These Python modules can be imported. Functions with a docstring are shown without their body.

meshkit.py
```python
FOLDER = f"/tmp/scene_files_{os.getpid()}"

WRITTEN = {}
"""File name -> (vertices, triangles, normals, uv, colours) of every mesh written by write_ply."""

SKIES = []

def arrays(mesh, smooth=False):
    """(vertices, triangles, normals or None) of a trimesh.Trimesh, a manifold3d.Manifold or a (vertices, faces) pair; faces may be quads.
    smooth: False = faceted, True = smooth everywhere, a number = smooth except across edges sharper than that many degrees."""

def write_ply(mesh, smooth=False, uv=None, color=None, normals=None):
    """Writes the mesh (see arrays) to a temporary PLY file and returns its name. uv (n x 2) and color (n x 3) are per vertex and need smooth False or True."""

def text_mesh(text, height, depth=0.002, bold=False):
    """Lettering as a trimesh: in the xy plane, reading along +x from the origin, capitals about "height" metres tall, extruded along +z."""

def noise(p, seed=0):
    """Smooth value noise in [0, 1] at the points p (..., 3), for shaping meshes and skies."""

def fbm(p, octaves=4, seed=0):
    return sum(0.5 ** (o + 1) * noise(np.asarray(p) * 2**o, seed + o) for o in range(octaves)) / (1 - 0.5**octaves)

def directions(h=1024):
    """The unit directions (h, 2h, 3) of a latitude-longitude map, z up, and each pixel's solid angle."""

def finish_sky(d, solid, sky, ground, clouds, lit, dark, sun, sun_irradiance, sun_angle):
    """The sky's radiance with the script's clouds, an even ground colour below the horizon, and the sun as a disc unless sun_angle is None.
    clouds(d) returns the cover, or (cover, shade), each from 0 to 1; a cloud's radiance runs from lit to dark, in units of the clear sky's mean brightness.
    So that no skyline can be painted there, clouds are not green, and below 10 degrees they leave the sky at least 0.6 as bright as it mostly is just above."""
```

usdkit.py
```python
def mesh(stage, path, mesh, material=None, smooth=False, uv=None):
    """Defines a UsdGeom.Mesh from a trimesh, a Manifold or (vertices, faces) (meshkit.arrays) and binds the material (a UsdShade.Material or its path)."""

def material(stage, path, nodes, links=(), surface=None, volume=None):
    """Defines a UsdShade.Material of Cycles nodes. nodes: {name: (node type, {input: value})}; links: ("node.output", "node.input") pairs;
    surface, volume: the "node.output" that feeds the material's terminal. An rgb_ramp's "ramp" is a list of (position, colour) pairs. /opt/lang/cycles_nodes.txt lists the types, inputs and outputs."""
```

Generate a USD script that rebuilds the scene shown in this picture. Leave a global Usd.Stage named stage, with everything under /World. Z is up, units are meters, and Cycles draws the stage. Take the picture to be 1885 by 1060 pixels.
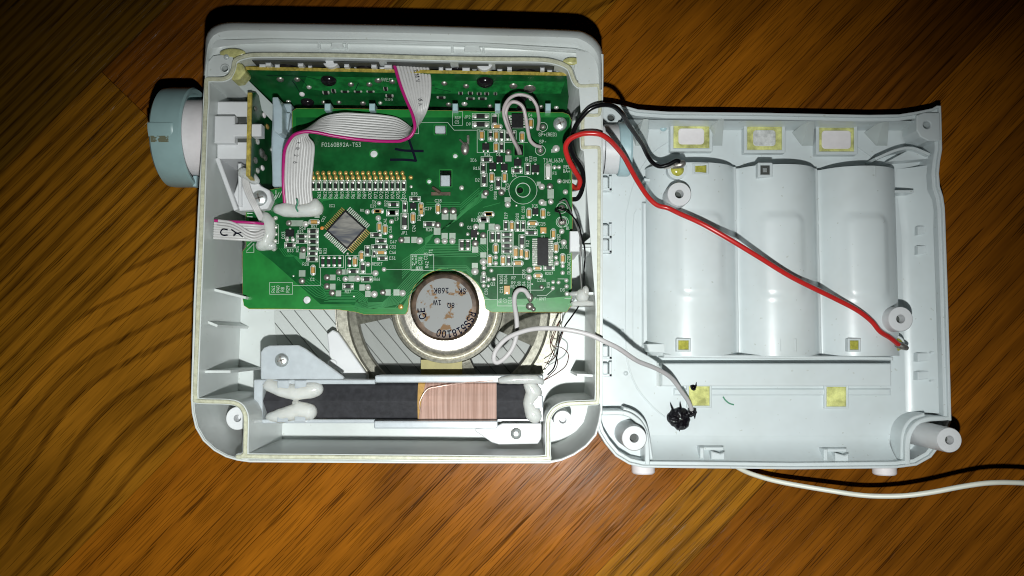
import math, random, numpy as np, trimesh, meshkit, usdkit
from pxr import Usd, UsdGeom, UsdLux, Gf
from shapely.geometry import Polygon, LineString, Point, box as sbox
from shapely.ops import unary_union
random.seed(7); rng = np.random.default_rng(7)

# ------------------------------------------------------------------ camera, lamp, exposure
stage = Usd.Stage.CreateInMemory()
UsdGeom.SetStageUpAxis(stage, 'Z'); UsdGeom.SetStageMetersPerUnit(stage, 1.0)
UsdGeom.Xform.Define(stage, '/World'); UsdGeom.Scope.Define(stage, '/World/Looks')
H = 0.400            # height of the phone above the table
FPX = 1600.0         # focal length in pixels of the 1885 pixel wide photograph
TILT = math.atan(100 / FPX)
cam = UsdGeom.Camera.Define(stage, '/World/camera')
cam.AddTranslateOp().Set((0, 0, H)); cam.AddRotateXOp().Set(math.degrees(TILT))
cam.CreateFocalLengthAttr(24.0); cam.CreateHorizontalApertureAttr(24.0 * 1885 / FPX); cam.CreateVerticalApertureAttr(24.0 * 1060 / FPX)
cam.CreateClippingRangeAttr((0.01, 100)); cam.CreateExposureAttr(0.0)
# the phone's flash, below the lens; its beam is a soft cone
flash = UsdLux.SphereLight.Define(stage, '/World/flash')
flash.CreateRadiusAttr(0.0032); flash.CreateIntensityAttr(19000.0); flash.CreateColorAttr((0.965, 1.0, 0.985))
flash.AddTranslateOp().Set((0.004, -0.056, H)); flash.AddRotateXOp().Set(-3.5); flash.AddRotateYOp().Set(1.0)
sh = UsdLux.ShapingAPI.Apply(flash.GetPrim())
sh.CreateShapingConeAngleAttr(46.0); sh.CreateShapingConeSoftnessAttr(1.0)

# ------------------------------------------------------------------ helpers
CT, ST = math.cos(TILT), math.sin(TILT)
def ray(u, v):
    a, b = u - 942.5, 530.0 - v
    return np.array([a, b * CT + FPX * ST, b * ST - FPX * CT])
EYE = np.array([0, 0, H])
def P(u, v, z):
    """The point at height z (mm) that stands at this place of the photograph."""
    d = ray(u, v); return EYE + d * ((z / 1000.0 - H) / d[2])
def PL(pts, z=None):
    return np.array([P(p[0], p[1], z if z is not None else p[2]) for p in pts])
def XY(pts, z): return [tuple(P(u, v, z)[:2]) for u, v in pts]
def px(z): return (H - z / 1000.0) / FPX          # metres per photograph pixel at height z
def spline(p, n=6, closed=False):
    p = np.asarray(p, float)
    if len(p) < 3: return p
    q = np.vstack([p[-1:], p, p[:2]]) if closed else np.vstack([2 * p[0] - p[1], p, 2 * p[-1] - p[-2]])
    out = []
    for i in range(1, len(q) - 2):
        a, b, c, d = q[i - 1:i + 3]
        for t in np.arange(n) / n:
            out.append(.5 * (2 * b + (c - a) * t + (2 * a - 5 * b + 4 * c - d) * t * t + (3 * b - a - 3 * c + d) * t ** 3))
    if not closed: out.append(q[-2])
    return np.array(out)
def resample(p, n):
    p = np.asarray(p, float); d = np.r_[0, np.cumsum(np.linalg.norm(np.diff(p, axis=0), axis=1))]
    t = np.linspace(0, d[-1], n); return np.stack([np.interp(t, d, p[:, k]) for k in range(p.shape[1])], 1)
def cat(ms):
    vs, fs, n = [], [], 0
    for m in ms:
        v, f = (np.asarray(m.vertices), np.asarray(m.faces)) if hasattr(m, 'vertices') else (np.asarray(m[0], float), np.asarray(m[1], int))
        if f.shape[1] == 4: f = np.vstack([f[:, [0, 1, 2]], f[:, [0, 2, 3]]])
        vs.append(v); fs.append(f + n); n += len(v)
    return (np.vstack(vs), np.vstack(fs))
def tube(pts, r, seg=10, caps=True, n=0, closed=False):
    p = np.asarray(pts, float)
    if n: p = spline(p, n, closed)
    t = np.gradient(p, axis=0)
    if closed: t = np.roll(p, -1, 0) - np.roll(p, 1, 0)
    t /= np.linalg.norm(t, axis=1)[:, None] + 1e-12
    up = np.array([0, 0, 1.0]) if abs(t[0][2]) < .9 else np.array([1.0, 0, 0])
    a = np.cross(t[0], up); a /= np.linalg.norm(a); fr = []
    for k in t:
        a = a - k * (a @ k); a /= np.linalg.norm(a) + 1e-12; fr.append((a, np.cross(k, a)))
    ang = np.linspace(0, 2 * np.pi, seg, endpoint=False); r = np.broadcast_to(r, len(p))
    v = np.vstack([p[i] + r[i] * (np.cos(ang)[:, None] * fr[i][0] + np.sin(ang)[:, None] * fr[i][1]) for i in range(len(p))])
    f = []
    m = len(p)
    for i in range(m if closed else m - 1):
        j = (i + 1) % m
        for k in range(seg):
            l = (k + 1) % seg; f += [(i * seg + k, i * seg + l, j * seg + l), (i * seg + k, j * seg + l, j * seg + k)]
    if caps and not closed:
        v = np.vstack([v, p[0], p[-1]])
        for k in range(seg):
            l = (k + 1) % seg; f += [(m * seg, l, k), (m * seg + 1, (m - 1) * seg + k, (m - 1) * seg + l)]
    return v, np.array(f)
def loft(rows, closed=False, flip=False):
    n = len(rows[0]); v = np.vstack(rows); f = []
    for i in range(len(rows) - 1):
        for k in range(n if closed else n - 1):
            l = (k + 1) % n; q = (i * n + k, i * n + l, (i + 1) * n + l, (i + 1) * n + k)
            f.append(q[::-1] if flip else q)
    return v, np.array(f)
def lathe(prof, c=(0, 0, 0), seg=32, axis='z', a0=0, a1=None):
    """prof: (radius, height) from the top down or bottom up."""
    full = a1 is None; a = np.linspace(a0, 2 * np.pi if full else a1, seg, endpoint=not full)
    rows = []
    for r, h in prof:
        x, y, z = r * np.cos(a), r * np.sin(a), np.full(len(a), h)
        q = np.stack([x, y, z], 1) if axis == 'z' else np.stack([z, x, y], 1) if axis == 'x' else np.stack([x, z, y], 1)
        rows.append(q + np.asarray(c))
    return loft(rows, closed=full)
def tri(poly):
    from shapely import affinity
    big = affinity.scale(poly, 1000, 1000, origin=(0, 0)); best = None
    for e in ('earcut', 'manifold'):
        v, f = trimesh.creation.triangulate_polygon(big, engine=e); v = np.asarray(v)[:, :2]
        a, b = v[f[:, 1]] - v[f[:, 0]], v[f[:, 2]] - v[f[:, 0]]
        err = abs(np.abs(a[:, 0] * b[:, 1] - a[:, 1] * b[:, 0]).sum() / 2 - big.area) / big.area
        if best is None or err < best[0]: best = (err, v / 1000, f)
        if err < 1e-4: break
    return best[1], best[2]
def _ring(c): return np.array(c.coords)[:-1]
def _offset(r, d):
    e = np.roll(r, -1, 0) - r; e /= np.linalg.norm(e, axis=1)[:, None] + 1e-15
    n = np.stack([-e[:, 1], e[:, 0]], 1); m = n + np.roll(n, 1, 0)
    k = np.maximum((m * m).sum(1), .8)[:, None]
    return r + d * 2 * m / k
def slab(poly, z0, z1, ch=0.0, bottom=True):
    """Extrudes a shapely polygon from z0 to z1 (mm) with a chamfer of ch mm on the upper edges."""
    if poly.geom_type != 'Polygon':
        return cat([slab(g, z0, z1, ch, bottom) for g in poly.geoms if g.geom_type == 'Polygon' and g.area > 1e-10])
    from shapely.geometry.polygon import orient
    poly = orient(poly.simplify(2e-6)); z0, z1, c = z0 / 1000, z1 / 1000, ch / 1000
    rings = [_ring(poly.exterior)] + [_ring(i) for i in poly.interiors]; parts, tops = [], []
    for r in rings:
        t = _offset(r, c) if c else r; tops.append(t)
        rows = [np.c_[r, np.full(len(r), z0)], np.c_[r, np.full(len(r), z1 - c)]] + ([np.c_[t, np.full(len(r), z1)]] if c else [])
        parts.append(loft(rows, closed=True))
    v, f = tri(Polygon(tops[0], tops[1:])); 
    a, b = v[f[:, 1]] - v[f[:, 0]], v[f[:, 2]] - v[f[:, 0]]
    f = np.where((a[:, 0] * b[:, 1] - a[:, 1] * b[:, 0] < 0)[:, None], f[:, ::-1], f)
    parts.append((np.c_[v, np.full(len(v), z1)], f))
    if bottom:
        v, f = tri(poly); a, b = v[f[:, 1]] - v[f[:, 0]], v[f[:, 2]] - v[f[:, 0]]
        f = np.where((a[:, 0] * b[:, 1] - a[:, 1] * b[:, 0] > 0)[:, None], f[:, ::-1], f)
        parts.append((np.c_[v, np.full(len(v), z0)], f))
    return cat(parts)
def prism(pts, zref, z0, z1, ch=0.2, r=0.0, hole=None):
    """Prism whose outline is traced at height zref; r rounds its corners (mm)."""
    p = Polygon(XY(pts, zref)).buffer(0)
    if r: r = max(r, 1.5 * ch)
    if r: p = p.buffer(-r / 1000).buffer(2 * r / 1000, quad_segs=5).buffer(-r / 1000, quad_segs=5)
    if hole is not None: p = p.difference(hole)
    return slab(p, z0, z1, ch)
def rect(u0, v0, u1, v1): return [(u0, v0), (u1, v0), (u1, v1), (u0, v1)]
def disc(u, v, zref, rpx, n=12): 
    c = P(u, v, zref); return Point(c[0], c[1]).buffer(rpx * px(zref), quad_segs=n)
def wall(pts, zref, wpx, z0, z1, ch=0.15, closed=False, n=0, cap='flat'):
    q = PL(pts, zref)[:, :2]
    if n: q = spline(q, n, closed)
    ls = LineString(np.vstack([q, q[:1]]) if closed else q)
    return slab(ls.buffer(wpx * px(zref) / 2, cap_style=cap, join_style='round', quad_segs=4), z0, z1, ch)
def bx(c, s, rz=0.0, ch=0.0):
    """Box with centre of its base c and size s in metres, top edges chamfered."""
    x, y, z = s[0] / 2, s[1] / 2, s[2]; k = ch
    v = [(sx * x, sy * y, 0) for sx, sy in ((-1, -1), (1, -1), (1, 1), (-1, 1))]
    v += [(sx * x, sy * y, z - k) for sx, sy in ((-1, -1), (1, -1), (1, 1), (-1, 1))]
    f = [(3, 2, 1, 0)]
    def side(a): return [(a + i, a + (i + 1) % 4, a + 4 + (i + 1) % 4, a + 4 + i) for i in range(4)]
    f += side(0)
    if k:
        v += [(sx * (x - k), sy * (y - k), z) for sx, sy in ((-1, -1), (1, -1), (1, 1), (-1, 1))]; f += side(4); f.append((8, 9, 10, 11))
    else: f.append((4, 5, 6, 7))
    v = np.array(v, float); ca, sa = math.cos(rz), math.sin(rz)
    v[:, :2] = v[:, :2] @ np.array([[ca, sa], [-sa, ca]]); return v + np.asarray(c), np.array(f)
def dome(c, rx, ry, h, seg=10, rings=3, pw=1.0):
    rows = []
    for t in np.linspace(0, 1, rings + 1)[:-1]:
        k = math.cos(t * math.pi / 2) ** pw; a = np.linspace(0, 2 * np.pi, seg, endpoint=False)
        rows.append(np.stack([rx * k * np.cos(a), ry * k * np.sin(a), np.full(seg, h * math.sin(t * math.pi / 2))], 1) + np.asarray(c))
    v, f = loft(rows, closed=True)
    f = np.vstack([f[:, [0, 1, 2]], f[:, [0, 2, 3]]]); b = len(v) - seg
    v = np.vstack([v, np.asarray(c) + (0, 0, h)]); f = np.vstack([f, [(b + k, b + (k + 1) % seg, len(v) - 1) for k in range(seg)]])
    return v, f
_tc = {}
def text(s, h, depth=0.00004, squeeze=.8, bold=False):
    k = (s, bold)
    if k not in _tc:
        m = meshkit.text_mesh(s, 1.0, 1.0, bold); v = np.array(m.vertices); c = (v.min(0) + v.max(0)) / 2; v[:, 0] -= c[0]; v[:, 1] -= .5
        f = np.array(m.faces); keep = v[f][:, :, 2].min(1) > .5
        used = np.unique(f[keep]); mp = np.zeros(len(v), int); mp[used] = np.arange(len(used)); _tc[k] = (v[used], mp[f[keep]])
    v, f = _tc[k]; v = v * (h * squeeze, h, 0); v[:, 2] = depth; return v, f
def turn(m, a, c=(0, 0, 0)):
    v, f = m; ca, sa = math.cos(a), math.sin(a); v = np.array(v, float)
    v[:, :2] = v[:, :2] @ np.array([[ca, sa], [-sa, ca]]); return v + np.asarray(c), f
class Face:
    """A plane of a board: turns a place of the photograph into a point on it, and puts small shapes there."""
    def __init__(s, p0, n, ex):
        s.p0, s.n = np.asarray(p0, float), np.asarray(n, float) / np.linalg.norm(n); ex = np.asarray(ex, float); ex = ex - s.n * (ex @ s.n)
        s.ex = ex / np.linalg.norm(ex); s.ey = np.cross(s.n, s.ex)
    def at(s, u, v):
        d = ray(u, v); return EYE + d * (((s.p0 - EYE) @ s.n) / (d @ s.n))
    def put(s, m, u, v, up=0.0, rot=0.0):
        v_, f = turn(m, rot) if rot else m; q = s.at(u, v)
        return q + np.asarray(v_) @ np.stack([s.ex, s.ey, s.n]) + s.n * up, f
    def line(s, pts, w, up):
        q = [s.at(*p) for p in pts]; q = [p for i, p in enumerate(q) if i == 0 or np.linalg.norm(p - q[i - 1]) > 1e-6]
        shut = len(q) > 3 and np.linalg.norm(q[0] - q[-1]) < 1e-7
        if shut: q = q[:-1]
        n = len(q); L, R = [], []
        for i in range(n):
            d0 = q[i] - q[i - 1] if (i or shut) else q[1] - q[0]; d1 = q[(i + 1) % n] - q[i] if (i < n - 1 or shut) else d0
            k0, k1 = np.cross(s.n, d0 / np.linalg.norm(d0)), np.cross(s.n, d1 / np.linalg.norm(d1)); m = k0 + k1
            m = m / max(m @ m, .6) * w; L.append(q[i] + m + s.n * up); R.append(q[i] - m + s.n * up)
        return loft([np.array(L), np.array(R)], closed=shut)

# ------------------------------------------------------------------ naming and building
class Node:
    def __init__(s, path, off, prim): s.path, s.off, s.prim, s.n = path, off, prim, {}
_top = Node('/World', np.zeros(3), None)
def numbered(par, name):
    k = par.n.get(name, 0); par.n[name] = k + 1; return name if k == 0 else f'{name}_{k:03d}'
def tag(prim, label=None, cat_=None, group=None, kind=None):
    for k, v in (('label', label), ('category', cat_), ('group', group), ('kind', kind)):
        if v: prim.SetCustomDataByKey(k, v)
def thing(name, label, cat_, loc, group=None, kind=None):
    path = '/World/' + numbered(_top, name); x = UsdGeom.Xform.Define(stage, path); loc = np.asarray(loc, float)
    x.AddTranslateOp().Set(tuple(map(float, loc))); tag(x.GetPrim(), label, cat_, group, kind); return Node(path, loc, x.GetPrim())
def obj(name, mesh, mat, par=None, label=None, smooth=32, cat_=None, group=None, kind=None):
    par = par or _top; path = par.path + '/' + numbered(par, name)
    v, f = (mesh.vertices, mesh.faces) if hasattr(mesh, 'vertices') else mesh
    m = usdkit.mesh(stage, path, (np.asarray(v, float) - par.off, f), M[mat], smooth=smooth)
    tag(m.GetPrim(), label, cat_, group, kind); return Node(path, par.off, m.GetPrim())
# ------------------------------------------------------------------ materials
M = {}
def mat(name, color, rough=.4, metal=0.0, var=.0, vscale=200., bump=0.0, bscale=900., spec=.5, sss=0.0, coat=0.0, trans=0.0, spots=None, speck=0.0):
    nd = {'g': ('geometry', {}), 'p': ('principled_bsdf', dict(base_color=color, roughness=rough, metallic=metal, specular_ior_level=spec, coat_weight=coat, transmission_weight=trans))}
    ln = []
    if sss: nd['p'][1].update(subsurface_weight=sss, subsurface_scale=.002, subsurface_radius=(1, .9, .8))
    if var or spots:
        nd['n'] = ('noise_texture', {'scale': vscale, 'detail': 4.0, 'roughness': .6}); ln.append(('g.position', 'n.vector'))
        lo = tuple(c * (1 - var) for c in color); hi = tuple(min(1, c * (1 + var)) for c in color)
        st = [(0, lo), (.35, lo), (.65, hi), (1, hi)]
        if spots: st = [(0, color), (spots[0], color), (spots[0] + .06, spots[1]), (1, spots[1])]
        nd['r'] = ('rgb_ramp', {'ramp': st}); ln += [('n.fac', 'r.fac'), ('r.color', 'p.base_color')]
    if bump:
        nd['b'] = ('noise_texture', {'scale': bscale, 'detail': 3.0}); nd['u'] = ('bump', {'strength': 1.0, 'distance': bump})
        ln += [('g.position', 'b.vector'), ('b.fac', 'u.height'), ('u.normal', 'p.normal')]
    if speck:
        nd['sn'] = ('noise_texture', {'scale': 520., 'detail': 1.0}); nd['sr'] = ('map_range', {'from_min': .745, 'from_max': .77, 'to_max': speck, 'clamp': True})
        nd['sd'] = ('noise_texture', {'scale': 26., 'detail': 4.0, 'roughness': .65}); nd['dr'] = ('map_range', {'from_min': .45, 'from_max': .75, 'to_max': speck * .5, 'clamp': True})
        nd['sx'] = ('math', {'math_type': 'maximum'}); nd['sm'] = ('mix_color', {'b': tuple(c * k for c, k in zip(color, (.55, .52, .42)))})
        ln = [l for l in ln if l != ('r.color', 'p.base_color')] + [('g.position', 'sn.vector'), ('g.position', 'sd.vector'), ('sn.fac', 'sr.value'), ('sd.fac', 'dr.value'), ('sr.result', 'sx.value1'), ('dr.result', 'sx.value2'), ('sx.value', 'sm.fac'), ('r.color', 'sm.a'), ('sm.result', 'p.base_color')]
    M[name] = usdkit.material(stage, '/World/Looks/' + name, nd, ln, surface='p.BSDF')
mat('white_plastic', (.66, .70, .685), .36, var=.03, vscale=60, sss=.12, bump=.00003, bscale=400, speck=.35)
mat('back_plastic', (.66, .72, .73), .33, var=.03, vscale=40, sss=.12, bump=.00006, bscale=110, speck=.4)
mat('bright_plastic', (.68, .69, .70), .4, var=.02, sss=.12)
mat('holder_blue', (.46, .57, .63), .25, sss=.35, var=.05, vscale=300)
mat('milky_plastic', (.55, .60, .63), .25, sss=.35, var=.05, vscale=300)
mat('silver_pad', (.60, .61, .60), .4, var=.25, vscale=350, bump=.0001)
mat('clear_plastic', (.55, .60, .58), .2, sss=.3)
mat('blue_plastic', (.40, .565, .60), .36, sss=.15, var=.04, vscale=150)
mat('teal_plastic', (.30, .44, .44), .38, var=.05, vscale=120, bump=.00002)
mat('grease', (.30, .44, .44), .5, vscale=420., spots=(.42, (.15, .155, .095)))
mat('gasket_rubber', (.60, .60, .43), .4, var=.16, vscale=500, sss=.2, bump=.00008, bscale=700)
mat('old_glue', (.56, .54, .22), .25, var=.25, vscale=400, sss=.2, bump=.0001, bscale=300)
mat('yellow_glue', (.68, .68, .25), .1, var=.4, vscale=180, sss=.25, bump=.0006, bscale=260)
mat('dark_yellow_glue', (.42, .40, .07), .15, var=.3, vscale=500, sss=.2, bump=.00012, bscale=500)
mat('foam', (.80, .76, .77), .6, var=.03, vscale=300, bump=.00004)
mat('hot_glue', (.84, .82, .71), .12, var=.06, vscale=160, sss=.8, bump=.00018, bscale=260)
mat('board_green', (.012, .175, .03), .3, var=.18, vscale=120, spec=.5, bump=.00001, bscale=600)
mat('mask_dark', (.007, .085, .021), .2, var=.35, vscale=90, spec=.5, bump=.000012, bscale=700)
mat('trace_green', (.020, .20, .05), .3)
mat('pour_sheen_green', (.012, .165, .036), .22, var=.35, vscale=300)  # copper pour green, raised in colour to carry reflected flash sheen
mat('board_edge', (.42, .33, .06), .6, var=.35, vscale=600)
mat('silk', (.46, .54, .46), .6)
mat('solder', (.74, .73, .68), .22, metal=.5, var=.15, vscale=900, bump=.00008, bscale=1500)
mat('dull_solder', (.36, .34, .31), .4, metal=.8, var=.3, vscale=900, bump=.00008, bscale=1500)
mat('gold_solder', (.58, .38, .12), .28, metal=.5, var=.3, vscale=900)
mat('pad_tin', (.27, .33, .27), .45, metal=.2, var=.1, vscale=500)
mat('chip_black', (.010, .010, .011), .45, spec=.2, var=.3, vscale=800)
mat('resistor_black', (.016, .015, .015), .35)
mat('ceramic_tan', (.45, .25, .07), .4, var=.15, vscale=900)
mat('fuse_grey', (.58, .58, .55), .4)
mat('orange_dot', (.6, .2, .03), .5)
mat('ink', (.004, .005, .014), .8, spec=.08)
mat('screw_steel', (.62, .66, .66), .42, metal=.8, var=.15, vscale=1500, bump=.00006, bscale=1800)
mat('rust', (.085, .055, .036), .5, metal=.3, var=.5, vscale=260, bump=.00004)
mat('can_grey', (.235, .24, .235), .6, spec=.25, metal=.1, var=.12, vscale=260, spots=(.57, (.17, .095, .04)))
mat('zinc', (.66, .62, .55), .38, metal=.85, var=.25, vscale=700, bump=.00005, bscale=2500)
mat('frame_zinc', (.31, .30, .25), .5, metal=.85, var=.25, vscale=600, bump=.00005, bscale=2500)
mat('terminal_strip', (.30, .26, .09), .55, var=.1)
mat('ferrite', (.026, .026, .030), .5, spec=.35, var=.25, vscale=400, bump=.00005, bscale=900)
mat('copper', (.58, .40, .33), .36, metal=.3, var=.15, vscale=900)
mat('paper_tan', (.42, .24, .06), .6, var=.2, vscale=500)
mat('ribbon_grey', (.56, .55, .54), .36, var=.04, vscale=500, sss=.1)
mat('ribbon_magenta', (.42, .012, .16), .35)
mat('wire_red', (.52, .022, .02), .27, var=.05, vscale=300)
mat('wire_black', (.005, .005, .006), .2, spec=.4)
mat('wire_mauve', (.48, .42, .42), .4, var=.04)
mat('wire_grey', (.53, .51, .51), .4, var=.04)
mat('wire_white', (.70, .71, .62), .4, var=.03)
mat('enamel_wire', (.10, .04, .03), .35)
mat('steel_wire', (.45, .45, .44), .3, metal=.8)
mat('tar', (.006, .005, .007), .16, bump=.0004, bscale=420)
mat('rubber_black', (.010, .008, .010), .16)
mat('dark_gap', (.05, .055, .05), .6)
mat('grille_white', (.54, .57, .55), .4, sss=.1)
mat('green_ink', (.05, .22, .13), .6)
def chip_mirror():  # streaked greys paint a reflection into the chip top's colour
    nd = {'g': ('geometry', {}), 'm': ('mapping', {'rotation': (0, 0, .5), 'scale': (70, 260, 60)}), 'n': ('noise_texture', {'scale': 1.0, 'detail': 4.0, 'distortion': 1.2}),
          'r': ('rgb_ramp', {'ramp': [(0, (.05, .055, .065)), (.40, (.09, .095, .11)), (.52, (.20, .195, .18)), (.62, (.27, .26, .24)), (.75, (.10, .105, .12)), (1, (.06, .06, .07))]}),
          'p': ('principled_bsdf', {'roughness': .28})}
    M['chip_reflection'] = usdkit.material(stage, '/World/Looks/chip_reflection', nd, [('g.position', 'm.vector'), ('m.vector', 'n.vector'), ('n.fac', 'r.fac'), ('r.color', 'p.base_color')], surface='p.BSDF')
chip_mirror()
def copper_turns():
    nd = {'g': ('geometry', {}), 'w': ('noise_texture', {'scale': 1.0, 'detail': 3.0}), 'm': ('mapping', {'scale': (1350, 20, 20)}),
          'r': ('rgb_ramp', {'ramp': [(0, (.40, .255, .205)), (.42, (.50, .335, .275)), (.58, (.63, .45, .385)), (1, (.72, .56, .49))]}), 'p': ('principled_bsdf', {'roughness': .36, 'metallic': .25})}
    M['copper_turns'] = usdkit.material(stage, '/World/Looks/copper_turns', nd, [('g.position', 'm.vector'), ('m.vector', 'w.vector'), ('w.fac', 'r.fac'), ('r.color', 'p.base_color')], surface='p.BSDF')
copper_turns()
M['clear_film'] = usdkit.material(stage, '/World/Looks/clear_film', {'t': ('transparent_bsdf', {'color': (.88, .88, .87)}), 'd': ('diffuse_bsdf', {'color': (.22, .22, .21)}), 'gl': ('glossy_bsdf', {'roughness': .15}), 'm': ('mix_closure', {'fac': .2}), 'f': ('fresnel', {'IOR': 1.4}), 'm2': ('mix_closure', {})},
    [('t.BSDF', 'm.closure1'), ('d.BSDF', 'm.closure2'), ('f.fac', 'm2.fac'), ('m.closure', 'm2.closure1'), ('gl.BSDF', 'm2.closure2')], surface='m2.closure')
GRAIN = math.radians(46)
def wood(name, base, dark, pore, period, bend, ring_mix, pore_lo, thin=.6, bend_f=14., pore_len=40., pore_w=2000., sweep=.17):
    """Grain along GRAIN: soft tone streaks, fine fibres, growth rings period metres apart that bend, and short dark pores."""
    sc = .314 / period
    nd = {'g': ('geometry', {}), 'o': ('object_info', {}), 'k': ('math', {'math_type': 'multiply', 'value2': 7.3}), 'cx': ('combine_xyz', {}),
          'rot': ('mapping', {'rotation': (0, 0, -GRAIN)}), 'add': ('vector_math', {'math_type': 'add'}),
          'm1': ('mapping', {'scale': (7, 130, 1)}), 'n1': ('noise_texture', {'scale': 1.0, 'detail': 4.0, 'roughness': .6}),
          'm2': ('mapping', {'scale': (sweep, 1.0, 1)}), 'w': ('wave_texture', {'bands_direction': 'y', 'scale': sc, 'distortion': bend, 'detail': 1.5, 'detail_scale': bend_f / sc, 'detail_roughness': .45}),
          'm3': ('mapping', {'scale': (pore_len, pore_w, 1)}), 'n3': ('noise_texture', {'scale': 1.0, 'detail': 1.0, 'roughness': .4}),
          'pr': ('map_range', {'from_min': pore_lo, 'from_max': pore_lo + .06, 'clamp': True}),
          'm4': ('mapping', {'scale': (30, 1100, 1)}), 'n4': ('noise_texture', {'scale': 1.0, 'detail': 3.0, 'roughness': .7}),
          'r1': ('rgb_ramp', {'ramp': [(0, tuple(c * .50 for c in base)), (.36, tuple(c * .80 for c in base)), (.6, tuple(c * 1.12 for c in base)), (1, tuple(c * 1.6 for c in base))]}),
          'rw': ('rgb_ramp', {'ramp': [(0, (0, 0, 0)), (thin, (0, 0, 0)), (.96, (1, 1, 1)), (1, (1, 1, 1))]}),
          'br': ('map_range', {'from_min': .35, 'from_max': .6, 'to_min': .25, 'to_max': 1.0, 'clamp': True}), 'rb': ('math', {'math_type': 'multiply'}),
          'wm': ('math', {'math_type': 'multiply', 'value2': ring_mix}), 'pm0': ('math', {'math_type': 'multiply_add', 'value2': .5, 'value3': .5}),
          'pm': ('math', {'math_type': 'multiply'}), 'pm2': ('math', {'math_type': 'multiply', 'value2': .8}),
          'c1': ('mix_color', {'b': dark}), 'c2': ('mix_color', {'b': pore}),
          'f1': ('math', {'math_type': 'multiply_add', 'value2': .55, 'value3': -.275}), 'f2': ('math', {'math_type': 'add'}),
          'bh': ('math', {'math_type': 'multiply', 'value2': -1.0}), 'b2': ('math', {'math_type': 'multiply_add', 'value2': .35}), 'bu': ('bump', {'strength': 1.0, 'distance': .0003}), 'mo': ('noise_texture', {'scale': 11., 'detail': 3.0, 'roughness': .6}), 'mr': ('map_range', {'from_min': .3, 'from_max': .7, 'to_min': .72, 'to_max': 1.25, 'clamp': True}), 'mx': ('vector_math', {'math_type': 'scale'}),
          'p': ('principled_bsdf', {'roughness': .24, 'specular_ior_level': .12})}
    ln = [('o.random', 'k.value1'), ('k.value', 'cx.x'), ('k.value', 'cx.y'), ('g.position', 'rot.vector'), ('rot.vector', 'add.vector1'), ('cx.vector', 'add.vector2')]
    for a, b in (('m1', 'n1'), ('m2', 'w'), ('m3', 'n3'), ('m4', 'n4')): ln += [('add.vector', a + '.vector'), (a + '.vector', b + '.vector')]
    ln += [('n4.fac', 'f1.value1'), ('n1.fac', 'f2.value1'), ('f1.value', 'f2.value2'), ('f2.value', 'r1.fac'), ('w.fac', 'rw.fac'), ('n4.fac', 'br.value'), ('rw.color', 'rb.value1'), ('br.result', 'rb.value2'), ('rb.value', 'wm.value1'), ('wm.value', 'c1.fac'), ('r1.color', 'c1.a'),
           ('n3.fac', 'pr.value'), ('rw.color', 'pm0.value1'), ('pr.result', 'pm.value1'), ('pm0.value', 'pm.value2'), ('pm.value', 'pm2.value1'), ('pm2.value', 'c2.fac'), ('c1.result', 'c2.a'),
           ('add.vector', 'mo.vector'), ('mo.fac', 'mr.value'), ('c2.result', 'mx.vector1'), ('mr.result', 'mx.scale'), ('mx.vector', 'p.base_color'), ('pm.value', 'bh.value1'), ('n4.fac', 'b2.value1'), ('bh.value', 'b2.value3'), ('b2.value', 'bu.height'), ('bu.normal', 'p.normal')]
    M[name] = usdkit.material(stage, '/World/Looks/' + name, nd, ln, surface='p.BSDF')
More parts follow.
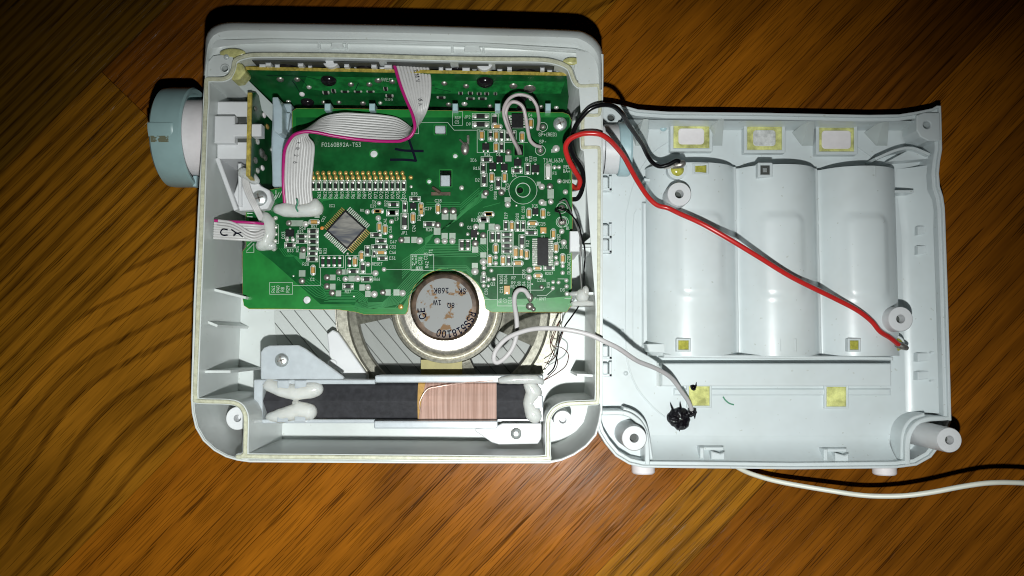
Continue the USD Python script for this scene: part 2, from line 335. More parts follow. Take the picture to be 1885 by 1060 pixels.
wood('wood_olive', (.150, .070, .006), (.045, .018, .002), (.03, .011, .0015), .0040, 5, .85, .60, thin=.45)
wood('wood_red', (.190, .060, .005), (.06, .018, .002), (.04, .011, .0015), .0048, 3, .65, .60, thin=.6)
wood('wood_stripe', (.265, .108, .007), (.075, .027, .002), (.04, .014, .0015), .0060, 6, .9, .60, thin=.45)
wood('wood_cathedral', (.265, .105, .007), (.062, .021, .002), (.045, .015, .0015), .0105, 34, .8, .62, thin=.80, bend_f=5., sweep=.85)
wood('wood_orange', (.275, .090, .005), (.13, .038, .003), (.055, .017, .002), .014, 3, .4, .585)
wood('wood_gold', (.285, .115, .008), (.08, .030, .003), (.055, .020, .002), .0065, 9, .85, .60, thin=.60, sweep=.3)
wood('wood_brown', (.215, .070, .005), (.08, .023, .002), (.04, .012, .0015), .012, 4, .5, .595, pore_len=38.)

# ------------------------------------------------------------------ the table
table = thing('tabletop', 'brown wooden table top of diagonal planks under the opened radio', None, (0, 0, -.018), kind='structure')
ca, sa = math.cos(GRAIN), math.sin(GRAIN)
def qof(u, v): p = P(u, v, 0); return p[0] * sa - p[1] * ca
def sof(u, v): p = P(u, v, 0); return p[0] * ca + p[1] * sa
border = [-.62, qof(187, 132) - .075, qof(187, 132), qof(290, 495) - .01, qof(300, 852), qof(1340, 95), qof(1560, 105), qof(1560, 105) + .04, qof(1181, 968), qof(1335, 968), qof(1335, 968) + .07, qof(1335, 968) + .16, .62]
looks = ['wood_red', 'wood_olive', None, 'wood_cathedral', 'wood_orange', 'wood_orange', 'wood_red', 'wood_orange', 'wood_gold', 'wood_brown', 'wood_brown', 'wood_red']
def plank(q0, q1, s0, s1, look):
    g = .00009
    pts = [(s0 + g, q0 + g), (s1 - g, q0 + g), (s1 - g, q1 - g), (s0 + g, q1 - g)]
    pts = [(s * ca + q * sa, s * sa - q * ca) for s, q in pts]
    obj('plank', slab(Polygon(pts), -18, 0, .05), look, table, smooth=False)
for k, (q0, q1, lk) in enumerate(zip(border[:-1], border[1:], looks)):
    if lk is None:
        s = sof(228, 172); plank(q0, q1, -.62, s, 'wood_stripe'); plank(q0, q1, s, .62, 'wood_red')
    elif k == 6:
        s = sof(1500, 330); plank(q0, q1, -.62, s, 'wood_orange'); plank(q0, q1, s, .62, 'wood_red')
    elif lk == 'wood_gold':
        s = sof(1500, 620); plank(q0, q1, -.62, s, lk); plank(q0, q1, s, .62, 'wood_brown')
    else: plank(q0, q1, -.62, .62, lk)
# ------------------------------------------------------------------ front half of the radio, lying on its face
ZR = 55
case = thing('front_case', 'open white front half of a radio holding the green circuit boards and the speaker', 'radio case', P(740, 460, 0))
outer_px = [(378, 138), (374, 186), (371, 281), (365, 380), (357, 560), (353, 700), (352, 735), (354, 761), (360, 787), (374, 811), (394, 829), (416, 841), (437, 847), (459, 850), (600, 851), (800, 852), (980, 852), (1012, 852), (1034, 847), (1057, 837), (1080, 821), (1097, 801), (1104, 778), (1108, 755), (1109, 700), (1109, 500), (1109, 300), (1109, 200), (1110, 140), (1110, 100), (1060, 90), (900, 80), (700, 74), (500, 72), (400, 74), (379, 90)]
outer = Polygon(XY(outer_px, ZR)).buffer(0)
gas_px = [(374, 300), (377, 215), (379, 186), (379, 152), (383, 145), (408, 145), (422, 139), (429, 125), (433, 110), (454, 102), (485, 100), (600, 101), (700, 103), (760, 105), (899, 108), (992, 109), (1026, 114), (1046, 123), (1052, 134), (1058, 149), (1069, 158), (1096, 157), (1103, 162), (1104, 205), (1098, 212), (1078, 212), (1073, 218), (1073, 266), (1078, 271), (1098, 271), (1103, 277), (1103, 318), (1102, 500), (1101, 682), (1100, 734), (1094, 741), (1046, 743), (1025, 750), (1013, 763), (1009, 780), (1009, 837), (1004, 843), (940, 844), (700, 842), (457, 840), (451, 835), (452, 775), (449, 758), (440, 746), (421, 740), (364, 738), (359, 732), (359, 700), (363, 600), (370, 420)]
gas = spline(PL(gas_px, ZR)[:, :2], 3, True); gas_line = LineString(np.vstack([gas, gas[:1]]))
skin = .0008
rim_ring = outer.difference(outer.buffer(-skin))
wallring = unary_union([rim_ring, gas_line.buffer(.00115, quad_segs=3).intersection(outer)])
inside = Polygon(gas)
corner = outer.difference(inside.buffer(.0005))
shell = unary_union([g for g in [wallring]])
obj('shell', slab(shell.buffer(.00001), 1.0, ZR - .6, .25), 'white_plastic', case)
# an outer lip that the back half fits into
obj('lip', slab(outer.buffer(.0002).difference(outer.buffer(-.0006)), ZR - .62, ZR + .1, .2), 'white_plastic', case)
obj('gasket', slab(gas_line.buffer(.00078, quad_segs=3), ZR - .65, ZR + .35, .35), 'gasket_rubber', case, 'cream rubber seal stained yellow along the rim')
# floor of the case, and the round field of slots over which the speaker sits
floor_z = 4.0
SPK = P(822, 566, 24)
grille = Point(SPK[0], SPK[1]).buffer(.080, quad_segs=24).intersection(Polygon(XY([(495, 572), (1000, 560), (1000, 700), (500, 700)], floor_z)))
base = outer.buffer(-.0003)
obj('floor', slab(base, .2, floor_z - 1.2, .0), 'white_plastic', case)
obj('floor', slab(base.difference(grille), floor_z - 1.19, floor_z, .1), 'white_plastic', case)
a = math.radians(-50); dx, dy = math.cos(a), math.sin(a)
def strip(k, pitch, w):
    c = np.array([SPK[0] - dy * k * pitch, SPK[1] + dx * k * pitch]); t = np.array([dx, dy]); n = np.array([-dy, dx])
    return Polygon([c - t * .1 - n * w / 2, c + t * .1 - n * w / 2, c + t * .1 + n * w / 2, c - t * .1 + n * w / 2])
for k in range(-18, 19):
    g = strip(k, .0052, .0049).intersection(grille)
    if not g.is_empty and g.area > 1e-6: obj('grille_slat', slab(g, floor_z - 1.18, floor_z + .1, .12), 'grille_white', case)
obj('grille_backing', slab(grille, floor_z - 1.19, floor_z - .8, 0), 'dark_gap', case)
# corner pockets with screw bosses
for u, v, z, r in ((437, 770, 26, 21), (1036, 773, 30, 17)):
    c = P(u, v, z)
    obj('screw_boss', lathe([(r * px(z), (3 - z) / 1000), (r * px(z), -.0002), (r * px(z) - .0002, 0), (.0016, 0), (.0015, -.006), (0, -.006)], c, 28), 'bright_plastic', case)
# raised top panel along the upper edge: rows from the outside to the seal
top_rows = [
    ([(374, 139), (377, 100), (378, 76), (381, 62), (392, 49), (418, 41), (470, 41), (600, 43), (760, 46), (900, 50), (1050, 55), (1080, 61), (1098, 74), (1108, 92), (1110, 120), (1110, 165)], 8),
    ([(374, 139), (377, 100), (378, 76), (381, 62), (392, 49), (418, 41), (470, 41), (600, 43), (760, 46), (900, 50), (1050, 55), (1080, 61), (1098, 74), (1108, 92), (1110, 120), (1110, 165)], 52),
    ([(375, 139), (378, 100), (380, 77), (383, 64), (395, 52), (420, 45), (470, 45), (600, 47), (760, 50), (900, 54), (1050, 59), (1078, 65), (1095, 77), (1105, 94), (1108, 120), (1108, 165)], 55.5),
    ([(376, 139), (380, 103), (383, 83), (389, 70), (400, 61), (424, 56), (470, 56), (600, 58), (760, 61), (900, 65), (1047, 69), (1072, 74), (1089, 85), (1099, 99), (1104, 122), (1105, 165)], 56.5),
    ([(377, 139), (382, 106), (388, 88), (394, 77), (405, 69), (428, 65), (470, 65), (600, 67), (760, 70), (900, 74), (1044, 78), (1066, 83), (1081, 93), (1093, 105), (1101, 125), (1103, 165)], 55.2),
    ([(378, 139), (385, 112), (393, 97), (400, 87), (411, 80), (434, 76), (470, 76), (600, 79), (760, 82), (900, 86), (1040, 90), (1060, 96), (1074, 105), (1087, 115), (1098, 132), (1101, 165)], 52.5),
    ([(379, 139), (388, 118), (398, 106), (408, 98), (422, 93), (442, 89), (475, 88), (600, 90), (760, 94), (900, 98), (1035, 104), (1052, 110), (1064, 118), (1078, 127), (1094, 141), (1099, 165)], 51.8),
    ([(380, 140), (392, 127), (406, 116), (418, 108), (433, 104), (452, 99), (480, 97), (600, 99), (760, 103), (900, 106), (1028, 112), (1043, 118), (1054, 127), (1067, 138), (1088, 150), (1097, 165)], 53.4)]
rows = [resample(spline(PL(p, z), 4), 90) for p, z in top_rows]
obj('top_panel', loft(rows), 'white_plastic', case, smooth=40)
for u0, u1, v in ((585, 640, 80), (830, 892, 87)):       # snap windows in the top panel
    s = (v - 80)
    obj('snap_window', prism(rect(u0, 71 + s, u1, 90 + s), 53, 51, 53.4, .3, .4, hole=Polygon(XY(rect(u0 + 5, 75 + s, u1 - 4, 97 + s), 53))), 'white_plastic', case)
    obj('snap_hook', prism([(u0 + 26, 76 + s), (u1 - 10, 76 + s), (u1 - 6, 88 + s), (u0 + 24, 88 + s)], 53, 50, 53.6, .3), 'white_plastic', case)
# corner tabs of the top panel with their pin and screw hole
for pts, hole, pin in (([(381, 141), (383, 113), (392, 102), (408, 100), (428, 102), (429, 118), (424, 130), (412, 139)], (415, 127, 9), (417, 105, 6)),
                       ([(1059, 113), (1092, 116), (1103, 122), (1104, 153), (1074, 153), (1062, 146), (1056, 128)], (1076, 143, 9), (1075, 122, 5))):
    obj('corner_tab', prism(pts, 54, 46, 54, .3, .5, hole=disc(hole[0], hole[1], 54, hole[2] - 3)), 'white_plastic', case)
    c = P(hole[0], hole[1], 54); obj('screw_boss', lathe([(.0019, .0001), (.0019, .0007), (.0015, .0009), (.0013, .0006), (.0012, -.004), (0, -.004)], c, 20), 'white_plastic', case)
    c = P(pin[0], pin[1], 54); obj('locating_pin', dome(c, .0012, .0012, .0009, 14, 3), 'clear_plastic', case)
for pts in ([(404, 92), (440, 90), (452, 99), (436, 107), (410, 101)], [(1036, 106), (1068, 108), (1070, 116), (1052, 120), (1040, 114)]):
    c = PL(pts, 53.4).mean(0); e = np.ptp(PL(pts, 53.4), axis=0); obj('glue_smear', dome(c, e[0] * .5, e[1] * .5, .0011, 18, 4, .5), 'old_glue', case, 'yellowed glue beside the corner tab')
for v0 in ((446, 146), ):
    pts = [(430, 112), (446, 118), (452, 132), (440, 146), (424, 148), (428, 132)]
    obj('glue_smear', prism(pts, 54, 46, 54.3, .6, .8), 'old_glue', case, 'yellowed glue in the corner of the seal')
# ribs and clips on the inner walls
for u0, v0, u1, v1, zt in ((366, 526, 452, 548, 40), (364, 684, 424, 684, 47), (366, 586, 400, 600, 46), (1062, 690, 1100, 692, 44), (1045, 452, 1102, 452, 34), (1052, 539, 1100, 540, 44)):
    obj('wall_rib', wall([(u0, v0), (u1, v1)], zt, 5, 4, zt), 'white_plastic', case)
obj('wall_rib', prism([(1064, 455), (1100, 425), (1100, 470)], 30, 4, 30, .2), 'white_plastic', case)
obj('clip_block', prism(rect(1049, 425, 1067, 463), 42, 4, 42, .3), 'bright_plastic', case)
obj('clip_block', prism([(1052, 556), (1074, 552), (1098, 556), (1098, 562), (1054, 563)], 46, 30, 46, .4), 'hot_glue', case, 'lump of clear glue holding the aerial wires')
obj('glue_lump', cat([dome(P(1072, 545, 44), .0028, .0032, .003, 14, 4), dome(P(1062, 541, 44), .0035, .0011, .0014, 12, 3), dome(P(1078, 536, 45), .0014, .0024, .0016, 12, 3)]), 'hot_glue', case, 'starry blob of glue over the aerial wires')
obj('locating_pin', lathe([(.0022, -.03), (.0022, 0), (.0018, .0005), (0, .0005)], P(612, 670, 16), 14), 'bright_plastic', case)
# box pocket in the right wall
obj('pocket', prism(rect(1079, 218, 1098, 266), ZR, 30, 34, .2), 'blue_plastic', case)
obj('pocket', wall([(1076, 243), (1102, 243)], ZR, 3, 30, 44), 'milky_plastic', case)
# slanted clear film over the upper left corner
A, B, C, D = P(432, 150, 48), P(445, 136, 48), P(520, 210, 30), P(500, 222, 30)
obj('clear_film', (np.array([A, B, C, D, A - (0, 0, .0008), B - (0, 0, .0008), C - (0, 0, .0008), D - (0, 0, .0008)]), np.array([(0, 1, 2, 3), (4, 7, 6, 5), (0, 4, 5, 1), (1, 5, 6, 2), (2, 6, 7, 3), (3, 7, 4, 0)])), 'clear_plastic', case)
# dark panels paint recess shade on the wall, behind white posts and rubber buttons
def ywall(u): return P(u, 104 + (u - 485) * .018, 55)[1]
def xat(u): return P(u, 118, 48)[0]
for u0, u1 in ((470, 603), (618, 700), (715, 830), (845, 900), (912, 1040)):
    obj('button_recess', bx(((xat(u0) + xat(u1)) / 2, (ywall(u0) + ywall(u1)) / 2 - .0008, .010), (xat(u1) - xat(u0), .0004, .0425), math.atan2(ywall(u1) - ywall(u0), xat(u1) - xat(u0))), 'dark_gap', case)  # flat dark boxes stand in for shade; the wall has no recess
for u, w, z in ((484, 12, 49), (497, 10, 51), (511, 9, 49), (556, 10, 51), (570, 7, 48), (640, 9, 51), (655, 9, 47), (690, 10, 51), (703, 9, 48), (716, 14, 51), (812, 8, 49), (826, 12, 48), (858, 14, 49), (873, 8, 47), (920, 9, 48), (938, 9, 51), (998, 8, 51), (1012, 9, 48), (1028, 8, 47)):
    obj('post', bx((xat(u), ywall(u) - .0016, .006), (w * px(z), .0013, (z - 6) / 1000), 0, .0004), 'bright_plastic', case)
for u, w in ((611, 33), (892, 32)):
    r = w * px(51) / 2; c = (xat(u), ywall(u) - .0026 + r, .051)
    obj('post', lathe([(r, -.045), (r, -.0004), (r - .0005, 0), (0, 0)], c, 24), 'bright_plastic', case)
for u, r in ((525, 20), (670, 19), (841, 15), (969, 19)):
    c = np.array((xat(u), ywall(u) - .0010, .0445)); obj('rubber_button', lathe([(0, -.0016), (r * px(46) * .7, -.0014), (r * px(46), -.0004), (r * px(46), .0002)], c, 24, 'y'), 'rubber_black', case)
# ---------------- knobs
kn = obj('knob', (lambda c: lathe([(0, -.0118), (.0200, -.0118), (.0213, -.0108), (.0216, -.0085), (.0216, .0012), (.0209, .0020), (.0192, .0016), (.0188, -.003), (.0165, -.0032)], c, 64, 'x'))(P(358, 254, 23)), 'teal_plastic', case, 'large pale blue knob with a finger ridge and a dirty streak')
kc = P(358, 254, 23)
obj('shaft_collar', lathe([(.0165, -.0042), (.0166, .0080), (.0166, .0142)], kc, 56, 'x'), 'foam', kn, 'white collar behind the knob')
def arc_patch(r, x0, x1, a0, a1, n=8):
    rows = [[(x, r * math.cos(t) , r * math.sin(t)) for t in np.linspace(a0, a1, n)] for x in np.linspace(x0, x1, 5)]
    return loft([np.array(q) + kc for q in rows])
rid = [(.02155, 1.77), (.0219, 1.72), (.0224, 1.63), (.0226, 1.55), (.0225, 1.515), (.0215, 1.495)]
rows = [np.array([(x, r * s * math.cos(t), r * s * math.sin(t)) for r, t in rid]) + kc for x, s in ((-.0114, .985), (-.0100, 1), (-.0022, 1), (-.0010, .975))]
obj('finger_ridge', loft(rows), 'teal_plastic', kn, smooth=50)
obj('dirt_streak', arc_patch(.02164, -.0105, -.0030, 1.76, 1.88), 'grease', kn)
obj('key_notch', bx(P(364, 336, 22), (.0016, .0048, .004), 0, .0003), 'blue_plastic', kn)
k2 = P(1136, 275, 22)
kn2 = obj('knob', lathe([(.0110, .0), (.0117, .0004), (.0119, .0012), (.0119, .0046), (.0113, .0055), (0, .0056)], k2, 56, 'x'), 'blue_plastic', case, 'small pale blue knob poking out beside the back half')
obj('shaft_collar', lathe([(.0108, -.006), (.0108, .0002)], k2, 48, 'x'), 'bright_plastic', kn2, 'white collar behind the small knob')

# ------------------------------------------------------------------ speaker
spk = thing('speaker', 'round metal loudspeaker with a rusty stamped magnet can in the front case', 'speaker', (SPK[0], SPK[1], .004))
sx, sy = SPK[0], SPK[1]
def at0(z): return (sx, sy, z / 1000)
def ringmesh(prof, a0=0, a1=None, seg=72): return lathe([(r / 1000, z / 1000) for r, z in prof], (sx, sy, 0), seg, 'z', a0, a1)
R0 = 208 * px(11) * 1000; RH = 104 * px(22) * 1000
obj('frame_ring', ringmesh([(R0 - .3, 5), (R0, 9.5), (R0, 10.6), (R0 - .4, 11), (R0 - 5.0, 11), (R0 - 6.2, 12.2), (R0 - 9.6, 12.8), (R0 - 10.2, 12.2), (R0 - 10.2, 9.5)]), 'frame_zinc', spk)
obj('rim_gasket', ringmesh([(R0 + .6, 4.2), (R0 + .6, 10.2), (R0 + .3, 10.5), (R0 - .6, 10.5)]), 'zinc', spk)
for a0, a1 in ((-25, 24), (66, 112), (170, 205), (205, 270), (270, 335)):
    seg = max(6, int((a1 - a0) / 4)); b0, b1 = -math.radians(a1), -math.radians(a0)
    obj('spoke', ringmesh([(RH - 1, 21.0), (RH + 1.5, 20.4), (R0 - 13, 14.4), (R0 - 9.0, 12.6), (R0 - 9.2, 11.4), (R0 - 13, 13.2), (RH + 1.5, 19.0), (RH - 1, 19.5)], b0, b1, seg), 'frame_zinc', spk)
obj('cone', ringmesh([(R0 - 9.8, 9.8), (R0 - 14, 9.2), (RH + 4, 13.0), (RH - 3, 15.5)]), 'clear_film', spk, 'clear plastic cone through which the slots show')
obj('hub', ringmesh([(RH - .5, 14), (RH, 20.8), (RH - .5, 21.8), (RH - 1.6, 22.2), (RH - 2.4, 21.6), (RH - 3.6, 21.6)]), 'frame_zinc', spk)
RP = 85 * px(26) * 1000
obj('top_plate', ringmesh([(RP + 1.8, 21.5), (RP + .8, 23.6), (RP - .4, 24.9), (RP - 1.6, 25.25), (13.0, 25.85)]), 'zinc', spk, 'pale metal plate around the magnet can')
RM = 63.5 * px(37) * 1000
can = obj('magnet_can', ringmesh([(RM, 24.5), (RM, 35.0), (RM - .3, 36.2), (RM - 1.0, 36.9), (RM - 2.2, 37.15), (RM - 3.0, 37.2), (RM - 3.5, 37.2)]), 'rust', spk, 'magnet can with rusty rim')
obj('can_face', ringmesh([(RM - 2.7, 37.205), (RM - 3.6, 37.25), (0.001, 37.25)]), 'can_grey', can, 'grey top of the magnet can with rust stains')
mf = Face(at0(37.3), (0, 0, 1), (1, 0, 0)); tx = []
for s, u, v, h in (('168K', 812, 535, 10), ('SK', 851, 536, 10), ('1W', 804, 557, 9), ('8Ω', 830, 562, 9)): tx.append(mf.put(text(s, h * px(37), .00002, .8, True), u, v, 0, math.pi))
def arc_text(s, a0, step, r, h):
    for i, ch in enumerate(s):
        t = math.radians(a0 + i * step); u, v = 822 + r * math.cos(t), 566 + r * math.sin(t)
        tx.append(mf.put(text(ch, h * px(37), .00002, .9, True), u, v, 0, -(t + math.pi / 2) + math.pi * 0 + math.pi * 0))
for i, ch in enumerate('RSS518100'):
    t = math.radians(15 + i * 11.5); tx.append(mf.put(text(ch, 13 * px(37), .00002, .8, True), 822 + 49 * math.cos(t), 566 + 49 * math.sin(t), 0, -t - math.pi / 2))
for i, ch in enumerate('CE'):
    t = math.radians(160 + i * 14); tx.append(mf.put(text(ch, 13 * px(37), .00002, .9, True), 822 + 47 * math.cos(t), 566 + 47 * math.sin(t), 0, -t - math.pi / 2))
obj('stamped_lettering', cat(tx), 'ink', can, smooth=False)
obj('terminal_strip', prism(rect(775, 662, 851, 692), 20.8, 20.5, 21.6, .1), 'terminal_strip', spk, 'olive fibre terminal strip')
obj('clamp_plate', prism([(602, 615), (612, 607), (622, 612), (676, 690), (676, 705), (640, 705), (606, 655)], 16, 11.2, 16, .4, .5), 'bright_plastic', spk, 'white clamp plate over the speaker rim')

# ------------------------------------------------------------------ ferrite aerial and its bracket
br = thing('antenna_bracket', 'milky plastic bracket screwed across the bottom of the front case', 'bracket', P(735, 740, 0))
ZB = 36
obj('tray', prism(rect(474, 700, 1000, 780), ZB, 24, 26, .2), 'milky_plastic', br)
for pts, z in ((rect(467, 699, 483, 779), ZB), (rect(990, 706, 1000, 776), ZB)):
    obj('end_wall', prism(pts, z, 24, z, .3, .3), 'milky_plastic', br)
obj('side_wall', prism(rect(482, 699, 690, 707), ZB, 24, ZB, .3), 'milky_plastic', br)
obj('side_wall', prism(rect(690, 691, 1000, 704), 40, 24, 40, .5, .4), 'milky_plastic', br)
obj('side_wall', prism(rect(482, 772, 690, 779), ZB, 24, ZB, .3), 'milky_plastic', br)
obj('side_wall', prism(rect(688, 775, 916, 789), 40, 24, 40, .5, .4), 'milky_plastic', br)
for u in (510, 542): 
    obj('stop_tab', prism(rect(u, 700, u + 22, 716), 38, 26, 38, .3), 'milky_plastic', br)
    obj('stop_tab', prism(rect(u, 766, u + 20, 777), 38, 26, 38, .3), 'milky_plastic', br)
ear = [(480, 698), (480, 648), (486, 640), (496, 636), (548, 635), (562, 642), (638, 698)]
obj('screw_ear', prism(ear, 36, 34.2, 36.2, .3, .6), 'milky_plastic', br, 'triangular ear with a screw')
obj('screw_pillar', lathe([(.0050, .004), (.0046, .030), (.0044, .0340)], P(505, 660, 36) * (1, 1, 0), 24), 'clear_plastic', br)
obj('screw_ear', prism([(868, 789), (912, 785), (925, 779), (997, 779), (996, 808), (990, 817), (918, 818), (905, 814)], 33, 31, 33.2, .4, .8), 'bright_plastic', br, 'lower ear with a dark washer and screw')
def phillips(u, v, z, r, par, washer=None, rot=.3, name='screw', clean=True):
    c = P(u, v, z)
    s = obj(name, lathe([(r, -.0006), (r, .0003), (r * .93, .0008), (r * .6, .0013), (r * .25, .0015), (0, .0015)], c, 28), 'screw_steel', par, smooth=50)
    m = [turn((np.array([(-r * .58, -r * .1, .00142), (r * .58, -r * .1, .00142), (r * .58, r * .1, .00142), (-r * .58, r * .1, .00142), (-r * .4, -r * .1, .0016), (r * .4, -r * .1, .0016), (r * .4, r * .1, .0016), (-r * .4, r * .1, .0016)]), np.array([(0, 1, 5, 4), (1, 2, 6, 5), (2, 3, 7, 6), (3, 0, 4, 7), (4, 5, 6, 7)])), rot + k * math.pi / 2, c) for k in (0, 1)]
    obj('cross_slot', cat(m), 'dull_solder', s, smooth=False)
    return s
phillips(519, 663, 36.3, .0029, br)
obj('washer', lathe([(.0036, 0), (.0036, .0005), (.002, .0005)], P(950, 798, 33.2), 24), 'dull_solder', br)
phillips(950, 798, 33.9, .0024, br, rot=.7)
ant = thing('ferrite_antenna', 'dark ferrite bar with a copper coil glued into the milky bracket', 'aerial', P(735, 740, 26))
rod = [(486, 706), (484, 738), (488, 772), (560, 771), (984, 771), (985, 706), (560, 706)]
def rod_section(h0, h1): 
    L, R = P(484, 738, 35)[0], P(985, 738, 35)[0]; y1, ym, y0 = P(700, 706, 33)[1], P(700, 738, 35)[1], P(700, 772, 33)[1]
    sec = [(y1, .026), (y1, .0318), (y1 - .0008, .0326), (ym + .0010, .0346), (ym, .0349), (ym - .0010, .0346), (y0 + .0008, .0326), (y0, .0318), (y0, .026)]
    rows = [np.array([(x + (.0012 if i in (0, 8) else 0) * 0 + k * abs(y - ym) * .25, y, z) for i, (y, z) in enumerate(sec)]) for x, k in ((L, 1), (L + .0005, 1), (R - .0005, 0), (R, 0))]
    return loft(rows)
obj('ferrite_bar', rod_section(0, 0), 'ferrite', ant, smooth=20)
xL, xR = P(769, 740, 37)[0], P(914, 740, 37)[0]; yT, yB, yM = P(800, 703, 36)[1], P(800, 775, 36)[1], P(800, 738, 37)[1]
def coil_mesh():
    rows = []; n = 78
    for i in range(n * 2 + 1):
        t = i / (2 * n); k = .00016 * (i % 2); x = xL + (xR - xL) * t
        y1 = yT + k; sl = max(0, 1 - t / .10); lean = .0045 * (.5 - .5 * math.cos(math.pi * min(1, t * 4)))
        sec = [(y1 + .0001, .026), (y1, .0335), (y1 - .001, .0350 + k), (yM + .002, .0366 + k), (yM, .0369 + k), (yM - .002, .0366 + k), (yB + .001, .0350 + k), (yB - k, .0335), (yB - k, .026)]
        rows.append(np.array([(x + .0030 * (1 - t) * ((y - yB) / (yT - yB)) * max(0, 1 - 3 * t), y, z) for y, z in sec]))
    return loft(rows)
coil = obj('coil', coil_mesh(), 'copper_turns', ant, 'winding of copper wire', smooth=False)
sleeve = [np.array([(x, y, z) for y, z in [(yT - .0002, .026), (yT - .0002, .0333), (yT - .001, .0346), (yM, .0362), (yB + .001, .0346), (yB + .0002, .0333), (yB + .0002, .026)]]) for x in (xL - .0002, xL + .006)]
obj('paper_sleeve', loft(sleeve), 'paper_tan', ant, smooth=20)
obj('coil_lead', tube(PL([(775, 760, 38), (772, 742, 39), (785, 718, 39), (805, 712, 39), (830, 708, 39), (860, 704, 40), (890, 702, 41), (925, 700, 41), (945, 702, 40)]), .00016, 6, n=5), 'copper_turns', ant)
def blobs(pts, grow=1.0):
    """A lump of glue: spheres along a path joined into one smooth skin."""
    import manifold3d as mf3
    ms = []
    for (u0, v0, z0, r0), (u1, v1, z1, r1) in zip(pts[:-1], pts[1:]):
        r0, r1 = r0 * 1.22, r1 * 1.22; ms.append(mf3.Manifold.batch_hull([mf3.Manifold.sphere(r0 / 1000, 20).translate(P(u0, v0, z0)), mf3.Manifold.sphere(r1 / 1000, 20).translate(P(u1, v1, z1))]))
    m = mf3.Manifold.batch_boolean(ms, mf3.OpType.Add).refine_to_length(.0009).to_mesh()
    t = trimesh.Trimesh(m.vert_properties[:, :3], m.tri_verts); trimesh.smoothing.filter_taubin(t, iterations=12)
    v = np.array(t.vertices); v += np.array(t.vertex_normals) * (meshkit.fbm(v * 350, 3)[:, None] - .0) * .0005
    return v, np.array(t.faces)
obj('glue_blob', blobs([(497, 708, 34, 2.2), (520, 717, 35, 2.4), (545, 722, 35, 2.6), (572, 718, 35, 2.7), (582, 716, 35, 2.3), (545, 728, 35, 1.2), (545, 736, 34.6, .8)]), 'hot_glue', ant, 'upper lobe of cream glue on the left end of the bar', smooth=True)
obj('glue_blob', blobs([(498, 768, 34, 1.6), (520, 765, 35, 2.4), (550, 756, 35, 2.7), (568, 758, 35, 2.7), (543, 742, 34.6, .9)]), 'hot_glue', ant, 'lower lobe of cream glue on the left end of the bar', smooth=True)
obj('glue_blob', blobs([(975, 708, 37, 1.8), (983, 722, 36, 2.6), (974, 742, 36, 2.0), (982, 762, 36, 2.6), (985, 766, 36, 2.2)]), 'hot_glue', ant, 'cream glue on the right end of the bar', smooth=True)
obj('glue_blob', blobs([(922, 700, 40.6, .9), (940, 699, 40.6, 1.3), (985, 698, 40.6, 1.3), (996, 702, 40, 1.0)]), 'hot_glue', ant, 'string of cream glue over the coil leads', smooth=True)
obj('end_clip', prism(rect(979, 728, 999, 752), 38, 34, 38.4, .4, .8), 'milky_plastic', ant)
# ------------------------------------------------------------------ back half of the case, open side up
ZK = 18
back = thing('back_case', 'empty white back half of the radio case with three half-round battery bays', 'case half', P(1425, 540, 0))
bo = [(1096, 186), (1130, 190), (1150, 194), (1175, 201), (1230, 205), (1400, 207), (1600, 211), (1655, 210), (1687, 205), (1716, 199), (1725, 194), (1733, 194), (1734, 230), (1735, 275), (1731, 298), (1729, 319), (1731, 343), (1737, 362), (1740, 383), (1745, 530), (1750, 700), (1752, 773), (1738, 812), (1715, 842), (1688, 857), (1650, 862), (1460, 864), (1290, 862), (1184, 861), (1158, 855), (1133, 840), (1114, 817), (1102, 797), (1097, 780)]
bout = Polygon(XY(bo, ZK)).buffer(0)
fz = 3.0
obj('floor', slab(bout.buffer(-.0004), .8, fz, 0), 'back_plastic', back)
obj('rim', slab(bout.difference(bout.buffer(-.0011)), .8, ZK, .25), 'back_plastic', back)
obj('rim_step', slab(bout.buffer(-.00108).difference(bout.buffer(-.0026)), 2.0, ZK - 1.6, .2), 'back_plastic', back)
# concave flanks between rim and floor
def cove(edge, dirv, w, z1, n=8, zref=16, k=1.6):
    e = resample(PL(edge, zref), 60)[:, :2]; rows = []
    for t in np.linspace(0, 1, n):
        z = fz + .02 + (z1 - fz) * (1 - t) ** k; rows.append(np.c_[e + np.asarray(dirv) * w * t, np.full(60, z / 1000)])
    return loft(rows)
obj('flank', cove([(1724, 300), (1722, 318), (1726, 360), (1733, 420), (1742, 762)], (-1, 0), .0120, 14), 'back_plastic', back, smooth=60)
obj('flank', cove([(1196, 851), (1400, 853), (1660, 852)], (0, 1), .0105, 13, k=2.0), 'back_plastic', back, smooth=60)
obj('flank', cove([(1146, 219), (1300, 221), (1500, 222), (1690, 222)], (0, -1), .0013, 15.5, k=1.2), 'back_plastic', back, smooth=60)
# guide ridges beside the bays
for pts, w, z in (([(1152, 620), (1152, 420), (1156, 380), (1168, 335), (1186, 300), (1208, 276), (1234, 259)], 1.6, 3.35), ([(1166, 640), (1166, 420), (1172, 385)], 1.6, 3.4), ([(1152, 620), (1156, 668), (1172, 712), (1200, 748), (1224, 768)], 3, 3.6), ([(1576, 268), (1594, 280), (1610, 293)], 1.6, 3.3)):
    obj('ridge', wall(pts, 4, w, fz - .2, z, .1, n=5), 'back_plastic', back)
